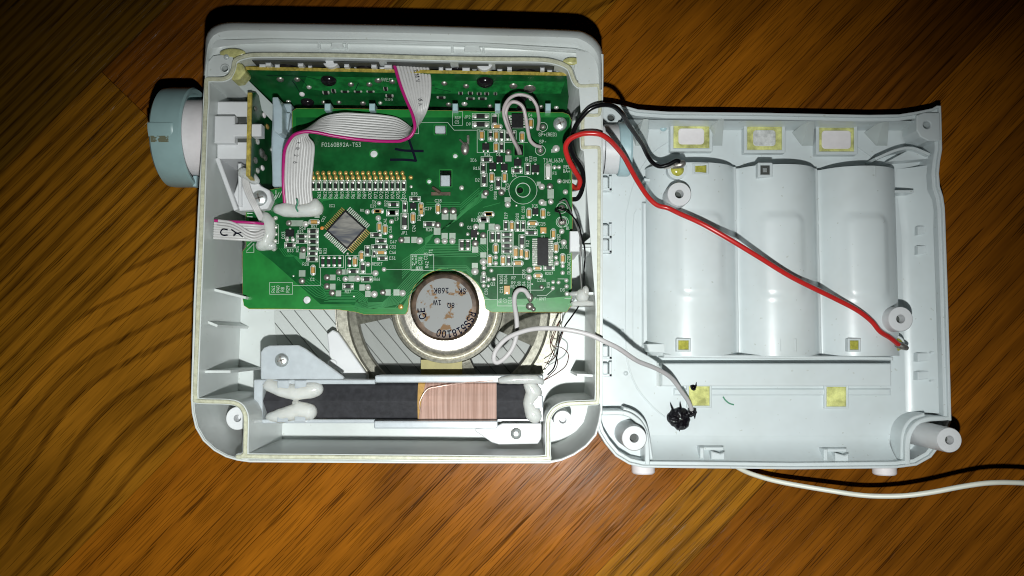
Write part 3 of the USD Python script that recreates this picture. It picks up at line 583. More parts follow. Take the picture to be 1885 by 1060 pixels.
# battery bays
def bay(u0, u1, v0, v1, h, panel, joins):
    x0, x1 = P(u0, 500, fz)[0], P(u1, 500, fz)[0]; ya, yb = P(1400, v0, fz)[1], P(1400, v1, fz)[1]
    n = 40; m = 56; t = np.cos(np.linspace(np.pi, 0, n)); xs = (x0 + x1) / 2 + t * (x1 - x0) / 2; ys = np.linspace(ya, yb, m); rows = []
    pc = P(*panel[:2], 20); pw, ph = panel[2] * px(20) / 2, panel[3] * px(20) / 2; r = .0035
    for y in ys:
        f_ = np.sqrt(np.maximum(0, 1 - (np.abs(t) * .985) ** 2.15)); lo = np.where(t > 0, joins[1], joins[0]); f_ = np.maximum(f_, lo) + .02 * np.exp(-((f_ - lo) / .08) ** 2) * (lo > 0)
        z = (fz / 1000) + (h / 1000) * f_
        if pw > 0:
            qx, qy = np.maximum(np.abs(xs - pc[0]) - pw + r, 0), max(abs(y - pc[1]) - ph + r, 0)
            d = np.hypot(qx, qy) - r; s = np.clip(.5 - d / .0022, 0, 1); s = s * s * (3 - 2 * s); z = z + .0010 * s
        rows.append(np.stack([xs, np.full(n, y), z], 1))
    end0 = rows[0].copy(); end0[:, 2] = .0028; end1 = rows[-1].copy(); end1[:, 2] = .0028
    return cat([loft([end0, rows[0] + 0]), loft(rows), loft([rows[-1] + 0, end1])])
b1 = obj('battery_bay', bay(1188, 1350, 313, 654, 17.5, (1290, 468, 84, 150), (0, .40)), 'back_plastic', back, smooth=35)
b2 = obj('battery_bay', bay(1350, 1498, 316, 654, 17.5, (1441, 470, 78, 150), (.42, .40)), 'back_plastic', back, smooth=35)
b3 = obj('battery_bay', bay(1498, 1644, 319, 654, 17.5, (1597, 472, 76, 150), (.42, 0)), 'back_plastic', back, smooth=35)
def zbay(u, u0, u1):
    t = abs((u - (u0 + u1) / 2) / ((u1 - u0) / 2)); return fz + 17.5 * math.sqrt(max(0, 1 - (t * .985) ** 2.15))
obj('bay_step', prism([(1183, 372), (1200, 372), (1200, 640), (1183, 640)], 6, 3, 6, .6), 'back_plastic', back)
for pts in ([(1350, 400), (1368, 412), (1350, 412)], [(1498, 402), (1518, 413), (1498, 413)]):
    obj('web', prism(pts, 9, 3, 10, .2), 'back_plastic', back)
# ledge, channel block and trough below the bays
obj('ledge', wall([(1222, 655), (1645, 660)], 18, 7, 3, 18, .5), 'back_plastic', back)
obj('channel_block', prism(rect(1218, 669, 1641, 711), 14, 3, 14, .4), 'back_plastic', back)
obj('end_block', prism([(1190, 633), (1228, 632), (1230, 645), (1225, 650), (1195, 648)], 16, 3, 16, .3), 'back_plastic', back)
obj('end_block', prism(rect(1213, 668, 1240, 711), 10, 3, 10, .4), 'clear_plastic', back)
obj('trough_step', prism(rect(1240, 715, 1640, 728), 4, 2.5, 4.2, .6), 'back_plastic', back)
# windows with yellowed glue
def window(u, v, w, h, z, glue, inner=None, frame=4, lab=None, rimh=.8):
    z0 = max(1.5, z - 4)
    f = obj('glue_window', prism(rect(u - w / 2 - frame, v - h / 2 - frame, u + w / 2 + frame, v + h / 2 + frame), z, z0, z + rimh, .3, .2, hole=Polygon(XY(rect(u - w / 2, v - h / 2, u + w / 2, v + h / 2), z))), 'back_plastic', back, lab)
    obj('glue_fill', prism(rect(u - w / 2, v - h / 2, u + w / 2, v + h / 2), z, z0, z + .5, .4), glue, f)
    if inner: obj('foam_pad', prism(rect(u - inner[0] / 2, v - inner[1] / 2, u + inner[0] / 2, v + inner[1] / 2), z + .5, z0, z + .75, .3, 1.6 if inner[0] > 20 else 0), inner[2], f)
window(1272.5, 251, 66, 44, 7, 'yellow_glue', (48, 30, 'foam'), 6, 'large window with a plain white pad')
window(1407, 254, 64, 44, 7, 'yellow_glue', (42, 30, 'silver_pad'), 6, 'large window with a scratched silvery pad')
window(1539.5, 257, 64, 44, 7, 'yellow_glue', (54, 34, 'foam'), 6, 'large window with a wide white pad')
window(1289, 311, 22, 14, zbay(1289, 1188, 1350), 'dark_yellow_glue'); window(1597, 316, 22, 14, zbay(1597, 1498, 1644), 'dark_yellow_glue')
wz = zbay(1408, 1350, 1498)
window(1408, 313, 17, 17, wz, 'dark_gap', (8, 8, 'screw_steel'), 5, 'small square hole with a bright metal spring inside')
for u, w, a_, b_ in ((1258, 19, 1188, 1350), (1450, 24, 1350, 1498), (1572, 16, 1498, 1644)): window(u, 635, w, 17, zbay(u, a_, b_), 'dark_yellow_glue')
window(1287, 728, 38, 37, 4.4, 'yellow_glue', None, 4); window(1539, 730, 36, 36, 4.4, 'yellow_glue', None, 4)
# screw posts
def post(u, v, z, r, zb, lab=None, rb=None, hole='dark_gap'):
    c = P(u, v, z); R = r * px(z); rb = rb or R * 1.08
    p = obj('screw_post', lathe([(rb, (zb - z) / 1000), (R, -.0004), (R - .0003, 0), (R * .36, 0), (R * .33, -.006)], c, 36), 'bright_plastic', back, lab, smooth=40)
    obj('screw_hole', lathe([(R * .34, -.0052), (0, -.0052)], c, 18), hole, p)
post(1250.5, 357, 27, 22.5, 4, 'screw post beside the first battery bay'); post(1658, 587, 26, 23, 3, 'screw post beside the third battery bay')
post(1167.5, 806.5, 26, 23, 3, 'screw post in the lower left pocket'); post(1748, 810, 38, 23, 3, 'tall screw post leaning out of the lower right corner', rb=.0056)
# boss under the glue bead and ribs running from the first post
obj('boss', lathe([(.0046, -.018), (.0043, 0), (0, 0)], P(1247, 312, 21.5), 24), 'back_plastic', back)
obj('glue_bead', dome(P(1247, 312, 21.5), .0029, .0029, .0014, 18, 4), 'dark_yellow_glue', back, 'round bead of glue under the black wire')
obj('boss', lathe([(.0038, -.010), (.0034, 0), (0, 0)], P(1651, 632, 14), 24), 'back_plastic', back)
obj('glue_bead', dome(P(1650, 634, 14), .0030, .0030, .0012, 18, 4), 'dark_yellow_glue', back, 'round bead of glue under the red wire')
for pts, z in (([(1232, 336), (1186, 330)], 10), ([(1232, 345), (1205, 362)], 12), ([(1612, 292), (1650, 276), (1680, 272), (1712, 284)], 14), ([(1646, 352), (1682, 352)], 12)):
    obj('rib', wall(pts, z, 5, 3, z, .2, n=4 if len(pts) > 2 else 0), 'back_plastic', back)
obj('rib', prism([(1632, 298), (1676, 274), (1712, 284), (1712, 292)], 10, 3, 10.5, .3), 'back_plastic', back)
# triangular gussets below the top rim
for u in (1189, 1328, 1495, 1632):
    a_, b_, c_ = P(u, 219, 16), P(u + 2, 222, 15), P(u - 8, 268, 3.2); w = .0011
    v = np.array([a_ + (-w, 0, 0), a_ + (w, 0, 0), c_ + (-w * 2.6, 0, 0), c_ + (w * 2.2, 0, 0), (a_[0] - w * 4.5, a_[1] - .003, .003), (a_[0] + w * 3, a_[1] - .002, .003)])
    m = trimesh.convex.convex_hull(np.vstack([v, v * (1, 1, 0) + (0, 0, .0028)])); obj('gusset', m, 'clear_plastic', back, smooth=20)
# corner tabs of the back half, each with a hole
for pts, h in (([(1109, 192), (1134, 194), (1142, 200), (1146, 212), (1140, 226), (1132, 231), (1109, 231)], (1125, 216, 7)), ([(1687, 212), (1700, 207), (1730, 207), (1731, 259), (1708, 259), (1694, 252), (1687, 240)], (1706, 230, 7))):
    t = obj('corner_tab', prism(pts, 18, 4 if h[0] > 1500 else 15.5, 18.4, .4, .6, hole=disc(h[0], h[1], 18, h[2])), 'back_plastic', back)
    obj('screw_hole', lathe([(h[2] * px(12) * 1.05, 0), (0, 0)], P(h[0] + 1, h[1] - 1, 12 if h[0] > 1500 else 14), 16), 'dark_gap', t)
obj('locating_pin', dome(P(1221, 235, 4), .0017, .0017, .0012, 14, 3), 'blue_plastic', back)
# pockets at the lower corners
for pts, w, z in (([(1108, 760), (1145, 760), (1166, 768), (1182, 784), (1190, 808), (1192, 856)], 9, 17.2), ([(1750, 771), (1712, 771), (1690, 779), (1676, 795), (1671, 818), (1671, 857)], 9, 17.4)):
    obj('pocket_wall', wall(pts, 17, w, 3, z, .4, n=5), 'back_plastic', back)
    obj('pocket_wall', wall([(u + (3 if u < 1400 else -3) - (0 if u < 1400 else 5), v - 8) for u, v in pts[1:-1]] + [(pts[-1][0] + (8 if pts[0][0] < 1400 else -9), 846)], 15, 6, 3, 14.5, .4, n=5), 'back_plastic', back)
# snap clips
for u, v in ((1312, 832), (1540, 835)):
    obj('snap_clip', cat([prism(rect(u - 23, v - 8, u - 16, v + 12), 12, 3, 12, .3), prism(rect(u - 16, v - 8, u + 22, v - 2), 12, 3, 10, .3), prism([(u - 3, v - 2), (u + 14, v + 3), (u + 22, v), (u + 22, v + 14), (u - 3, v + 14)], 12, 3, 12.6, .4)]), 'back_plastic', back)
for v in (424, 460, 658, 692):
    s = 1 if v in (424, 658) else -1
    obj('snap_clip', cat([prism([(1690, v - 8), (1714, v - 10), (1714, v + 5), (1690, v + 8)], 9, 3, 9, .4), wall([(1712, v - 9 * s), (1726, v - 9 * s - 2), (1728, v - 3 * s)], 10, 3, 3, 11, .2)]), 'back_plastic', back)
for v in (337, 425, 452, 648, 680):
    obj('snap_clip', cat([prism(rect(1108, v - 12, 1120, v + 10), 9, 3, 9, .6, .5), prism(rect(1108, v + 8, 1127, v + 13), 9, 3, 8, .2), prism(rect(1122, v - 14, 1127, v + 13), 9, 3, 8, .2)]), 'back_plastic', back)
for u, v in ((1145, 609), (1152, 687)): obj('locating_pin', dome(P(u, v, 3), .0011, .0011, .0009, 12, 3), 'back_plastic', back)
# feet on the outside of the bottom wall
for u, v in ((1184, 863), (1628, 865)):
    c = P(u, v, 7); obj('foot', lathe([(0, -.0020), (.0046, -.0020), (.0052, -.0014), (.0053, .004)], c, 28, 'y'), 'foam', back)
# black sealing tar round the aerial outlet
def tar_blob(cu, cv, r0, z, spikes, seed):
    r_ = np.random.default_rng(seed); n = 56; c = P(cu, cv, z); rows = []; base = np.ones(n)
    for k, a_ in spikes:
        i = int(k / 360 * n); base[i % n] += a_; base[(i + 1) % n] += a_ * .3; base[(i - 1) % n] += a_ * .3
    base *= 1 + .12 * r_.standard_normal(n).cumsum() * .45 * np.sin(np.linspace(0, np.pi, n))
    a_ = np.linspace(0, 2 * np.pi, n, endpoint=False)
    for t, hh in ((1, 0), (.97, .5), (.86, 1.2), (.6, 1.9), (.3, 2.2), (.02, 2.2)):
        b = 1 + (base - 1) * (t ** 2); R = r0 * px(z) * b * t
        rows.append(np.stack([R * np.cos(a_), R * np.sin(a_), np.full(n, hh / 1000) + .0003 * r_.standard_normal(n) * (t < .9)], 1) + c)
    return loft(rows, closed=True)
def lump(cu, cv, r, z, h, seed, k=.16):
    r_ = np.random.default_rng(seed); c = P(cu, cv, z); n = 44; a_ = np.linspace(0, 2 * np.pi, n, endpoint=False)
    o = 1 + sum(k / (f_ ** .7) * r_.uniform(.3, 1) * np.cos(f_ * a_ + r_.uniform(0, 6)) for f_ in (2, 3, 5, 8, 11)); rows = []
    for t in np.linspace(0, 1, 9):
        q = math.cos(t * math.pi / 2 * .98); R = r * px(z) * (1 + (o - 1) * q) * q ** .7; hh = h / 1000 * math.sin(t * math.pi / 2)
        rows.append(np.stack([R * np.cos(a_), R * np.sin(a_), hh + .00018 * r_.standard_normal(n) * (t > .1)], 1) + c)
    return loft(rows, closed=True)
tar = obj('sealing_tar', lump(1250, 770, 21, 3, 2.6, 3), 'tar', back, 'black sealing tar around the outlet of the grey wire')
obj('tar_lump', lump(1272, 758, 10, 3.2, 3.4, 5, .25), 'tar', tar)
for p3 in ([(1238, 752, 4), (1235, 745, 4.6), (1234, 741, 5)], [(1253, 750, 4), (1252, 743, 4.8), (1252, 739, 5)], [(1250, 788, 3.4), (1251, 794, 3.4)], [(1279, 764, 4), (1279, 771, 4)]):
    q = PL(p3); obj('tar_string', tube(q, np.linspace(.0006, .00012, len(q)), 6), 'tar', tar)
obj('tar_smear', cat([lump(1276, 713, 5.5, 14, .9, 9), tube(PL([(1281, 711, 14.4), (1282, 703, 14.6)]), np.array([.0005, .0001]), 6)]), 'tar', tar, 'small black smear of tar on the channel block')
# pen marks
for pts, z in (([(1331, 730), (1335, 736), (1342, 742), (1351, 745)], 3.05), ([(1490, 610), (1497, 613), (1501, 622)], zbay(1494, 1350, 1498) + .9)):
    obj('pen_mark', wall(pts, z, 2.6, z - .3, z + .06, 0, n=5), 'green_ink', back)
# ------------------------------------------------------------------ main circuit board
ZP = 36
board = thing('circuit_board', 'large green main circuit board covered with tiny soldered parts', 'circuit board', P(745, 390, 34))
pcb_px = [(546, 199), (700, 201), (849, 204), (1036, 207), (1047, 211), (1052, 222), (1053, 400), (1052, 560), (1043, 574), (905, 574), (894, 568)]
arc = [(822 + 71.5 * math.cos(t), 566 - 71.5 * math.sin(t)) for t in np.linspace(.05, math.pi - .25, 22)]
pcb_px += arc + [(750, 572), (746, 578), (669, 578), (655, 574), (620, 569), (458, 568), (449, 562), (447, 550), (447, 462), (453, 455), (453, 376), (482, 352), (520, 345), (538, 345), (538, 205)]
PCB = Polygon(XY(pcb_px, ZP)).buffer(-.0004).buffer(.0004)
holes = [disc(564.5, 552, ZP, 7), disc(957, 350, ZP, 6), disc(688, 283, ZP, 7), disc(838, 287, ZP, 4.5), disc(790, 334, ZP, 4),
         Polygon(XY(rect(810, 313, 831, 343), ZP)), Polygon(XY(rect(947, 265, 963, 286), ZP)), Polygon(XY(rect(800, 231, 821, 247), ZP))]
obj('board', slab(PCB.difference(unary_union(holes)), ZP - 1.6, ZP, .05), 'board_green', board)
edge = PCB.exterior
obj('board_edge', slab(edge.buffer(.00012).difference(PCB.buffer(-.00001)), ZP - 1.5, ZP - .15, 0), 'board_edge', board)
TOP = Face((0, 0, ZP / 1000), (0, 0, 1), (1, 0, 0)); pp = px(ZP); U = .00005
pour = Polygon(XY([(545, 216), (1048, 216), (1049, 545), (1015, 548), (905, 552), (893, 545), (880, 520), (850, 498), (812, 492), (778, 505), (760, 530), (740, 566), (665, 566), (645, 560), (590, 560), (500, 480), (476, 462), (460, 452), (458, 384), (480, 360), (545, 352)], ZP)).difference(unary_union([h.buffer(.0004) for h in holes]))
obj('copper_pour', slab(pour, ZP - .02, ZP + .02, 0, False), 'mask_dark', board)
Z4 = 4.71
class Crop:
    def __init__(s, u0, v0): s.o = (u0, v0)
    def __call__(s, x, y): return s.o[0] + x / Z4, s.o[1] + y / Z4
C3, C4, C5, C6 = Crop(380, 180), Crop(700, 180), Crop(380, 380), Crop(740, 380)
mm = pp / Z4                                   # metres per crop pixel on the board
silk, traces = [], []
def sbox_(k, x0, y0, x1, y1, w=.00018): silk.append(TOP.line([k(x0, y0), k(x1, y0), k(x1, y1), k(x0, y1), k(x0, y0)], w, .00007))
def sline(k, pts, w=.00018): silk.append(TOP.line([k(*p) for p in pts], w, .00007))
def ends(u, v, w, h, horiz, scale=.30):
    L = (w if horiz else h) / 2; e = L * scale * 2; s = (h if horiz else w) / 2 * .86; out = []
    for sg in (-1, 1):
        c = sg * (L - e * .5); q = TOP.at(u, v) + ((c, 0, 0) if horiz else (0, c, 0))
        out.append(dome(q, e * .62 if horiz else s, s if horiz else e * .62, .00042, 10, 3, .55))
    return cat(out)
def chip(k, x, y, w, h, kind='r', frame=True):
    """A surface-mounted part: body and its two soldered ends, in a printed frame."""
    u, v = k(x, y); hz = w > h; W, Hh = w * mm, h * mm
    name, m_ = {'r': ('resistor', 'resistor_black'), 'c': ('capacitor', 'ceramic_tan'), 'f': ('fuse', 'fuse_grey')}[kind]
    L = (W if hz else Hh); s = (Hh if hz else W) * .72; bl = L * (.52 if kind == 'r' else .6 if kind == 'c' else .7)
    q = TOP.at(u, v); b = obj(name, bx(q, (bl if hz else s, s if hz else bl, .00055 if kind != 'c' else .0007), 0, .00008), m_, board)
    obj('solder_end', ends(u, v, W, Hh, hz), 'solder', b, smooth=50)
    if frame and kind != 'c': sbox_(k, x - w / 2 - 3, y - h / 2 - 3, x + w / 2 + 3, y + h / 2 + 3)
    elif frame:
        a = w / 2 + 3; c_ = h / 2 + 3; r = min(a, c_) * .6
        sline(k, [(x - a + r, y - c_), (x + a - r, y - c_), (x + a, y - c_ + r), (x + a, y + c_ - r), (x + a - r, y + c_), (x - a + r, y + c_), (x - a, y + c_ - r), (x - a, y - c_ + r), (x - a + r, y - c_)])
def blob(k, x, y, r, m_='solder', h=.8, ry=None):
    u, v = k(x, y); R = r * mm; obj('solder_joint', dome(TOP.at(u, v), R, (ry or r) * mm, min(R * h, .0011), 14, 4, .8), m_, board, smooth=50)
def pad(k, x, y, w, h):
    u, v = k(x, y); obj('test_pad', bx(TOP.at(u, v) + (0, 0, .00002), (w * mm, h * mm, .00005)), 'pad_tin', board)
def sot(k, x, y, w, h, legs=((-.3, .62), (.3, .62), (0, -.62))):
    u, v = k(x, y); q = TOP.at(u, v); b = obj('transistor', bx(q, (w * mm, h * mm, .0009), 0, .00012), 'chip_black', board)
    obj('pin', cat([dome(q + (a * w * mm, -c * h * mm, 0), .16 * w * mm, .18 * h * mm, .0004, 8, 2, .6) for a, c in legs]), 'solder', b)
def ringterm(k, x, y, r, dark=True):
    sl = []; u, v = k(x, y); q = TOP.at(u, v); n = 26
    a_ = np.linspace(0, 2 * np.pi, n, endpoint=False); R = r * mm; rows = [np.stack([rr * np.cos(a_), rr * np.sin(a_), np.full(n, .00007)], 1) + q for rr in (R - .0001, R + .0001)]
    silk.append(loft(rows, True)); obj('solder_joint', dome(q, R * .66, R * .66, .0011, 16, 4, .9), 'dull_solder' if dark else 'solder', board, smooth=50)
    obj('solder_joint', dome(q + (R * .05, -R * .05, .0008), R * .2, R * .2, .0012, 10, 3), 'solder', board)
# the row of sixteen resistors and the connector joints above it
for i in range(17):
    x = 925 + i * 49; chip(C3, x, 762, 36, 82, 'r')
    if i: silk.append(TOP.put(text(f'R{60 + i}', 6.6 * pp), *C3(x + 4, 842), U + .00002, math.pi / 2))
    blob(C3, x + 2, 692, 20, 'gold_solder', .9, 24); blob(C3, x - 10, 652, 18, 'gold_solder', .9, 22); blob(C3, x + 14, 715, 9, 'solder', .9)
blob(C3, 1772, 690, 20, 'gold_solder'); blob(C3, 1775, 770, 14)
chip(C3, 1808, 877, 90, 36); blob(C3, 1497, 913, 20); chip(C3, 1622, 925, 88, 42); chip(C3, 1480, 985, 84, 34, 'c'); chip(C3, 1612, 995, 92, 46)
sot(C3, 1795, 938, 55, 48); chip(C3, 1720, 945, 38, 84); blob(C3, 1395, 985, 22); chip(C3, 1862, 950, 38, 84, 'c')
# lower left
for a in ((860, 152, 28), (700, 287, 20), (750, 287, 20), (600, 100, 20), (600, 180, 18), (600, 240, 18), (598, 300, 18), (585, 365, 24), (1605, 130, 22), (1400, 500, 22), (1540, 545, 21), (1465, 578, 29), (1205, 628, 27), (1310, 625, 30), (1400, 700, 28), (1455, 760, 32), (1700, 750, 31), (1850, 295, 31), (1395, 45, 24), (1490, 100, 26), (1600, 260, 20), (1225, 408, 10)): blob(C5, *a)
for a in ((715, 145, 27), (840, 375, 30), (828, 645, 30), (1150, 568, 30), (1045, 615, 30), (1045, 692, 30), (1090, 750, 30), (1530, 745, 28), (1690, 290, 30)): blob(C5, *a, m_='dull_solder')
for a in ((755, 602, 9), (1278, 780, 8)): blob(C5, *a, h=.5)
blob(C5, 1685, 870, 24, 'gold_solder', .5)
for a in ((785, 145, 110, 52), (833, 425, 52, 56), (830, 580, 56, 56), (1095, 615, 50, 48), (1195, 568, 42, 44), (1262, 625, 60, 50), (1095, 695, 48, 50), (1145, 753, 46, 50), (1350, 702, 48, 54), (1400, 758, 48, 54), (1575, 745, 46, 54), (1648, 745, 52, 54), (1738, 290, 52, 54), (1802, 290, 52, 54), (960, 80, 44, 40)): pad(C5, *a)
for a in ((935, 135, 90, 38, 'c'), (725, 335, 92, 42), (925, 215, 92, 44), (925, 258, 92, 40), (925, 307, 92, 40), (925, 362, 92, 40), (920, 408, 84, 34), (918, 456, 92, 42), (825, 258, 88, 36), (825, 302, 88, 36), (925, 552, 38, 84, 'c'), (1228, 692, 90, 42), (1390, 630, 90, 42), (1272, 562, 92, 42), (1356, 530, 44, 92), (1345, 430, 38, 84, 'c'), (1395, 385, 40, 84), (1490, 42, 90, 36, 'c'), (1500, 178, 36, 84, 'c'), (1550, 200, 36, 84, 'c'), (1472, 246, 92, 40), (1612, 55, 100, 48), (1718, 128, 56, 134), (1792, 98, 40, 92, 'c'), (1515, 299, 92, 36), (1470, 350, 70, 34), (1540, 350, 60, 34), (1515, 400, 92, 36, 'c'), (1525, 449, 82, 34), (1865, 42, 38, 82, 'c'), (1455, 410, 30, 50)): chip(C5, *a)
for x in (1010, 1060, 1108, 1155): chip(C5, x, 478, 38, 88, 'r', False)
sbox_(C5, 978, 425, 1188, 530); sbox_(C5, 1208, 425, 1430, 585)
chip(C5, 1240, 480, 40, 88, 'r', False); chip(C5, 1288, 478, 40, 84, 'c')
sot(C5, 725, 232, 74, 62)
sbox_(C5, 548, 660, 748, 760); sline(C5, [(748, 684), (988, 684), (988, 530)]); sline(C5, [(600, 150), (625, 160), (625, 322), (580, 322)]); sline(C5, [(1540, 548), (1880, 548)]); sline(C5, [(345, 397), (412, 397), (412, 320), (345, 390)]); sline(C5, [(352, 345), (400, 300)])
# upper right
for a in ((705, 780, 22), (268, 770, 12), (1105, 925, 28), (1478, 900, 26), (1400, 905, 30), (1553, 722, 22), (1605, 815, 24), (1180, 935, 10), (1400, 770, 29), (1510, 602, 20), (1550, 602, 18), (957, 352, 22), (1120, 165, 12), (1525, 440, 34)): blob(C4, *a)
for a in ((1110, 470, 28), (915, 825, 30), (1050, 820, 30), (1470, 768, 30), (562, 980, 34), (632, 980, 34)): blob(C4, *a, m_='dull_solder')
for a in ((1110, 525, 56, 54), (900, 850, 44, 40), (1105, 882, 54, 44), (1478, 832, 56, 84), (562, 1030, 58, 52), (632, 1030, 58, 52), (1375, 745, 36, 36), (1500, 460, 40, 30), (1424, 915, 34, 40), (1068, 795, 36, 36)): pad(C4, *a)
for a in ((870, 160, 140, 46), (870, 232, 140, 52), (992, 192, 56, 100), (1010, 250, 88, 38, 'c'), (1305, 222, 38, 88, 'c'), (880, 325, 42, 88, 'c'), (957, 328, 40, 88), (1005, 328, 38, 88, 'c'), (1052, 328, 38, 88), (1003, 428, 38, 88, 'c'), (1052, 428, 38, 84), (1105, 330, 40, 80), (1155, 328, 40, 80), (1230, 338, 40, 86, 'c'), (922, 535, 90, 44), (1185, 632, 90, 44), (893, 610, 44, 90), (1278, 615, 42, 92), (1455, 640, 58, 128, 'f'), (900, 712, 46, 108), (967, 690, 38, 86, 'c'), (1022, 742, 48, 104), (1078, 690, 38, 86, 'c'), (500, 962, 38, 84, 'c'), (940, 1008, 92, 42, 'c'), (895, 1050, 90, 42), (1290, 1000, 38, 84, 'c'), (1412, 1002, 38, 84, 'c')): chip(C4, *a)
for a in ((915, 425, 62, 56), (1035, 535, 56, 50), (975, 592, 60, 56), (1075, 602, 60, 56), (1192, 562, 66, 60), (1345, 615, 70, 64), (1345, 985, 54, 50)): sot(C4, *a)
sbox_(C4, 840, 278, 1078, 475); sline(C4, [(345, 214), (585, 214), (640, 280), (838, 280)]); sbox_(C4, 628, 118, 712, 238); sline(C4, [(295, 312), (332, 312), (332, 230)]); sline(C4, [(1080, 388), (1280, 388)])
def circle(k, x, y, r, w=.00018):
    q = TOP.at(*k(x, y)); a_ = np.linspace(0, 2 * np.pi, 40, endpoint=False)
    silk.append(loft([np.stack([rr * np.cos(a_), rr * np.sin(a_), np.full(40, .00007)], 1) + q for rr in (r * mm - w / 2, r * mm + w / 2)], True))
circle(C4, 1237, 800, 123); circle(C4, 1237, 800, 62, .0003)
for a in ((1410, 252, 40), (1388, 455, 44), (1575, 955, 46), (1585, 1075, 46)): ringterm(C4, *a)
ringterm(C6, 1382, 135, 46)
# lower right
for a in ((640, 175, 28), (825, 180, 30), (305, 297, 28), (370, 300, 28), (437, 300, 29), (515, 155, 21), (705, 478, 33), (632, 562, 34, ), (710, 530, 22), (708, 580, 22), (775, 555, 18), (750, 632, 20), (795, 630, 20), (708, 685, 20), (748, 688, 14), (570, 240, 16), (655, 232, 16), (812, 440, 22), (812, 492, 22), (1335, 442, 20), (1340, 490, 24), (1402, 310, 28), (1385, 215, 25), (1105, 550, 28), (1100, 616, 28), (1310, 655, 18), (1357, 658, 18), (1308, 708, 20), (1425, 640, 20), (1427, 692, 20), (1430, 756, 22), (1393, 515, 20), (1393, 575, 20), (150, 298, 30), (1128, 672, 9)): blob(C6, *a)
for a in ((310, 160, 30), (705, 250, 30), (635, 320, 32), (1210, 698, 21)): blob(C6, *a, m_='dull_solder')
for a in ((692, 172, 50, 54), (778, 176, 54, 54), (305, 215, 58, 62), (370, 256, 54, 54), (437, 256, 54, 54), (634, 374, 54, 54), (705, 300, 52, 54), (705, 420, 52, 46), (632, 512, 52, 46)): pad(C6, *a)
for a in ((710, 118, 88, 40), (753, 68, 92, 40, 'c'), (235, 154, 96, 44), (520, 332, 44, 90), (570, 332, 44, 90), (785, 262, 40, 86), (835, 262, 40, 86), (910, 242, 88, 40), (910, 291, 88, 40), (910, 341, 88, 40), (910, 387, 88, 38), (812, 365, 40, 86, 'c'), (762, 465, 40, 86, 'c'), (875, 466, 40, 86, 'c'), (925, 466, 40, 86), (985, 398, 46, 104, 'c'), (1005, 492, 88, 42, 'c'), (1035, 402, 40, 86, 'c'), (1080, 416, 40, 86, 'c'), (1040, 302, 46, 108), (900, 165, 38, 86), (952, 170, 38, 86, 'c'), (1003, 170, 38, 86), (1050, 170, 38, 86), (1132, 147, 88, 40, 'c'), (1120, 227, 100, 44), (1312, 240, 38, 88, 'c'), (1335, 358, 38, 84, 'c'), (1393, 452, 38, 86, 'c'), (1180, 600, 72, 40, 'c'), (1275, 532, 90, 42), (1175, 535, 70, 34, 'c'), (708, 630, 40, 50)): chip(C6, *a)
sot(C6, 625, 235, 58, 66)
for a in ((1225, 208, 52, 50), (910, 724, 52, 72)):
    q = TOP.at(*C6(a[0], a[1])); b = obj('capacitor', bx(q, (a[2] * mm, a[3] * mm, .0012), 0, .0001), 'ceramic_tan', board); obj('solder_end', dome(q - (0, a[3] * mm * .35, 0), a[2] * mm * .5, a[3] * mm * .22, .0013, 10, 3, .5), 'solder', b)
sbox_(C6, 742, 210, 965, 522); sbox_(C6, 78, 415, 276, 553); sbox_(C6, 828, 592, 1112, 862); sline(C6, [(965, 522), (965, 592)]); sline(C6, [(1112, 725), (1220, 725), (1240, 700)]); sline(C6, [(712, 806), (828, 806)]); sline(C6, [(1170, 772), (1250, 772), (1310, 720)]); sline(C6, [(1350, 628), (1420, 628)]); sline(C6, [(1410, 800), (1470, 800)])
# chips with many pins
def pins(q, n, L, w, ln, off, rz, sides, z=.0003):
    out = []
    for s in sides:
        for i in range(n):
            p_ = (i - (n - 1) / 2) * L / n; m = turn(bx((p_, off, 0), (w, ln, z)), rz + s * math.pi / 2, q); out.append(m)
    return cat(out)
def package(k, x, y, w, h, rz, m_, name='chip', ht=.0016, lab=None):
    q = TOP.at(*k(x, y)); return q, obj(name, bx(q + (0, 0, .0002), (w, h, ht), rz, .00015), m_, board, lab)
q, qfp = package(C5, 1218, 205, 52 * pp, 52 * pp, math.radians(-42), 'chip_black', lab='square chip set diagonally, its top coloured with streaky grey reflections')
obj('bare_top', bx(q + (0, 0, .00178), (46 * pp, 46 * pp, .00006), math.radians(-42)), 'chip_reflection', qfp)  # thin top plate with the reflection painted in its colour
for s in range(4):
    obj('pin_row', pins(q, 14, 52 * pp, 1.55 * pp, 10 * pp, 31 * pp, math.radians(-42), (s,)), 'gold_solder' if s in (1, 3) else 'solder', qfp)
obj('orange_dot', dome(TOP.at(*C5(1002, 188)), 16 * mm, 16 * mm, .0002, 14, 2), 'orange_dot', board)
q, ic = package(C6, 1220, 395, 96 * mm, 240 * mm, 0, 'chip_black', lab='long black amplifier chip')
obj('pin_row', pins(q, 14, 240 * mm, 8 * mm, 50 * mm, 66 * mm, 0, (1,)), 'solder', ic); obj('pin_row', pins(q, 14, 240 * mm, 8 * mm, 50 * mm, 66 * mm, 0, (3,)), 'solder', ic)
q, ic = package(C4, 1190, 205, 104 * mm, 122 * mm, 0, 'chip_black', lab='small black chip under the speaker wires')
obj('pin_row', pins(q, 5, 118 * mm, 12 * mm, 36 * mm, 62 * mm, 0, (1,)), 'solder', ic); obj('pin_row', pins(q, 5, 118 * mm, 12 * mm, 36 * mm, 62 * mm, 0, (3,)), 'solder', ic)
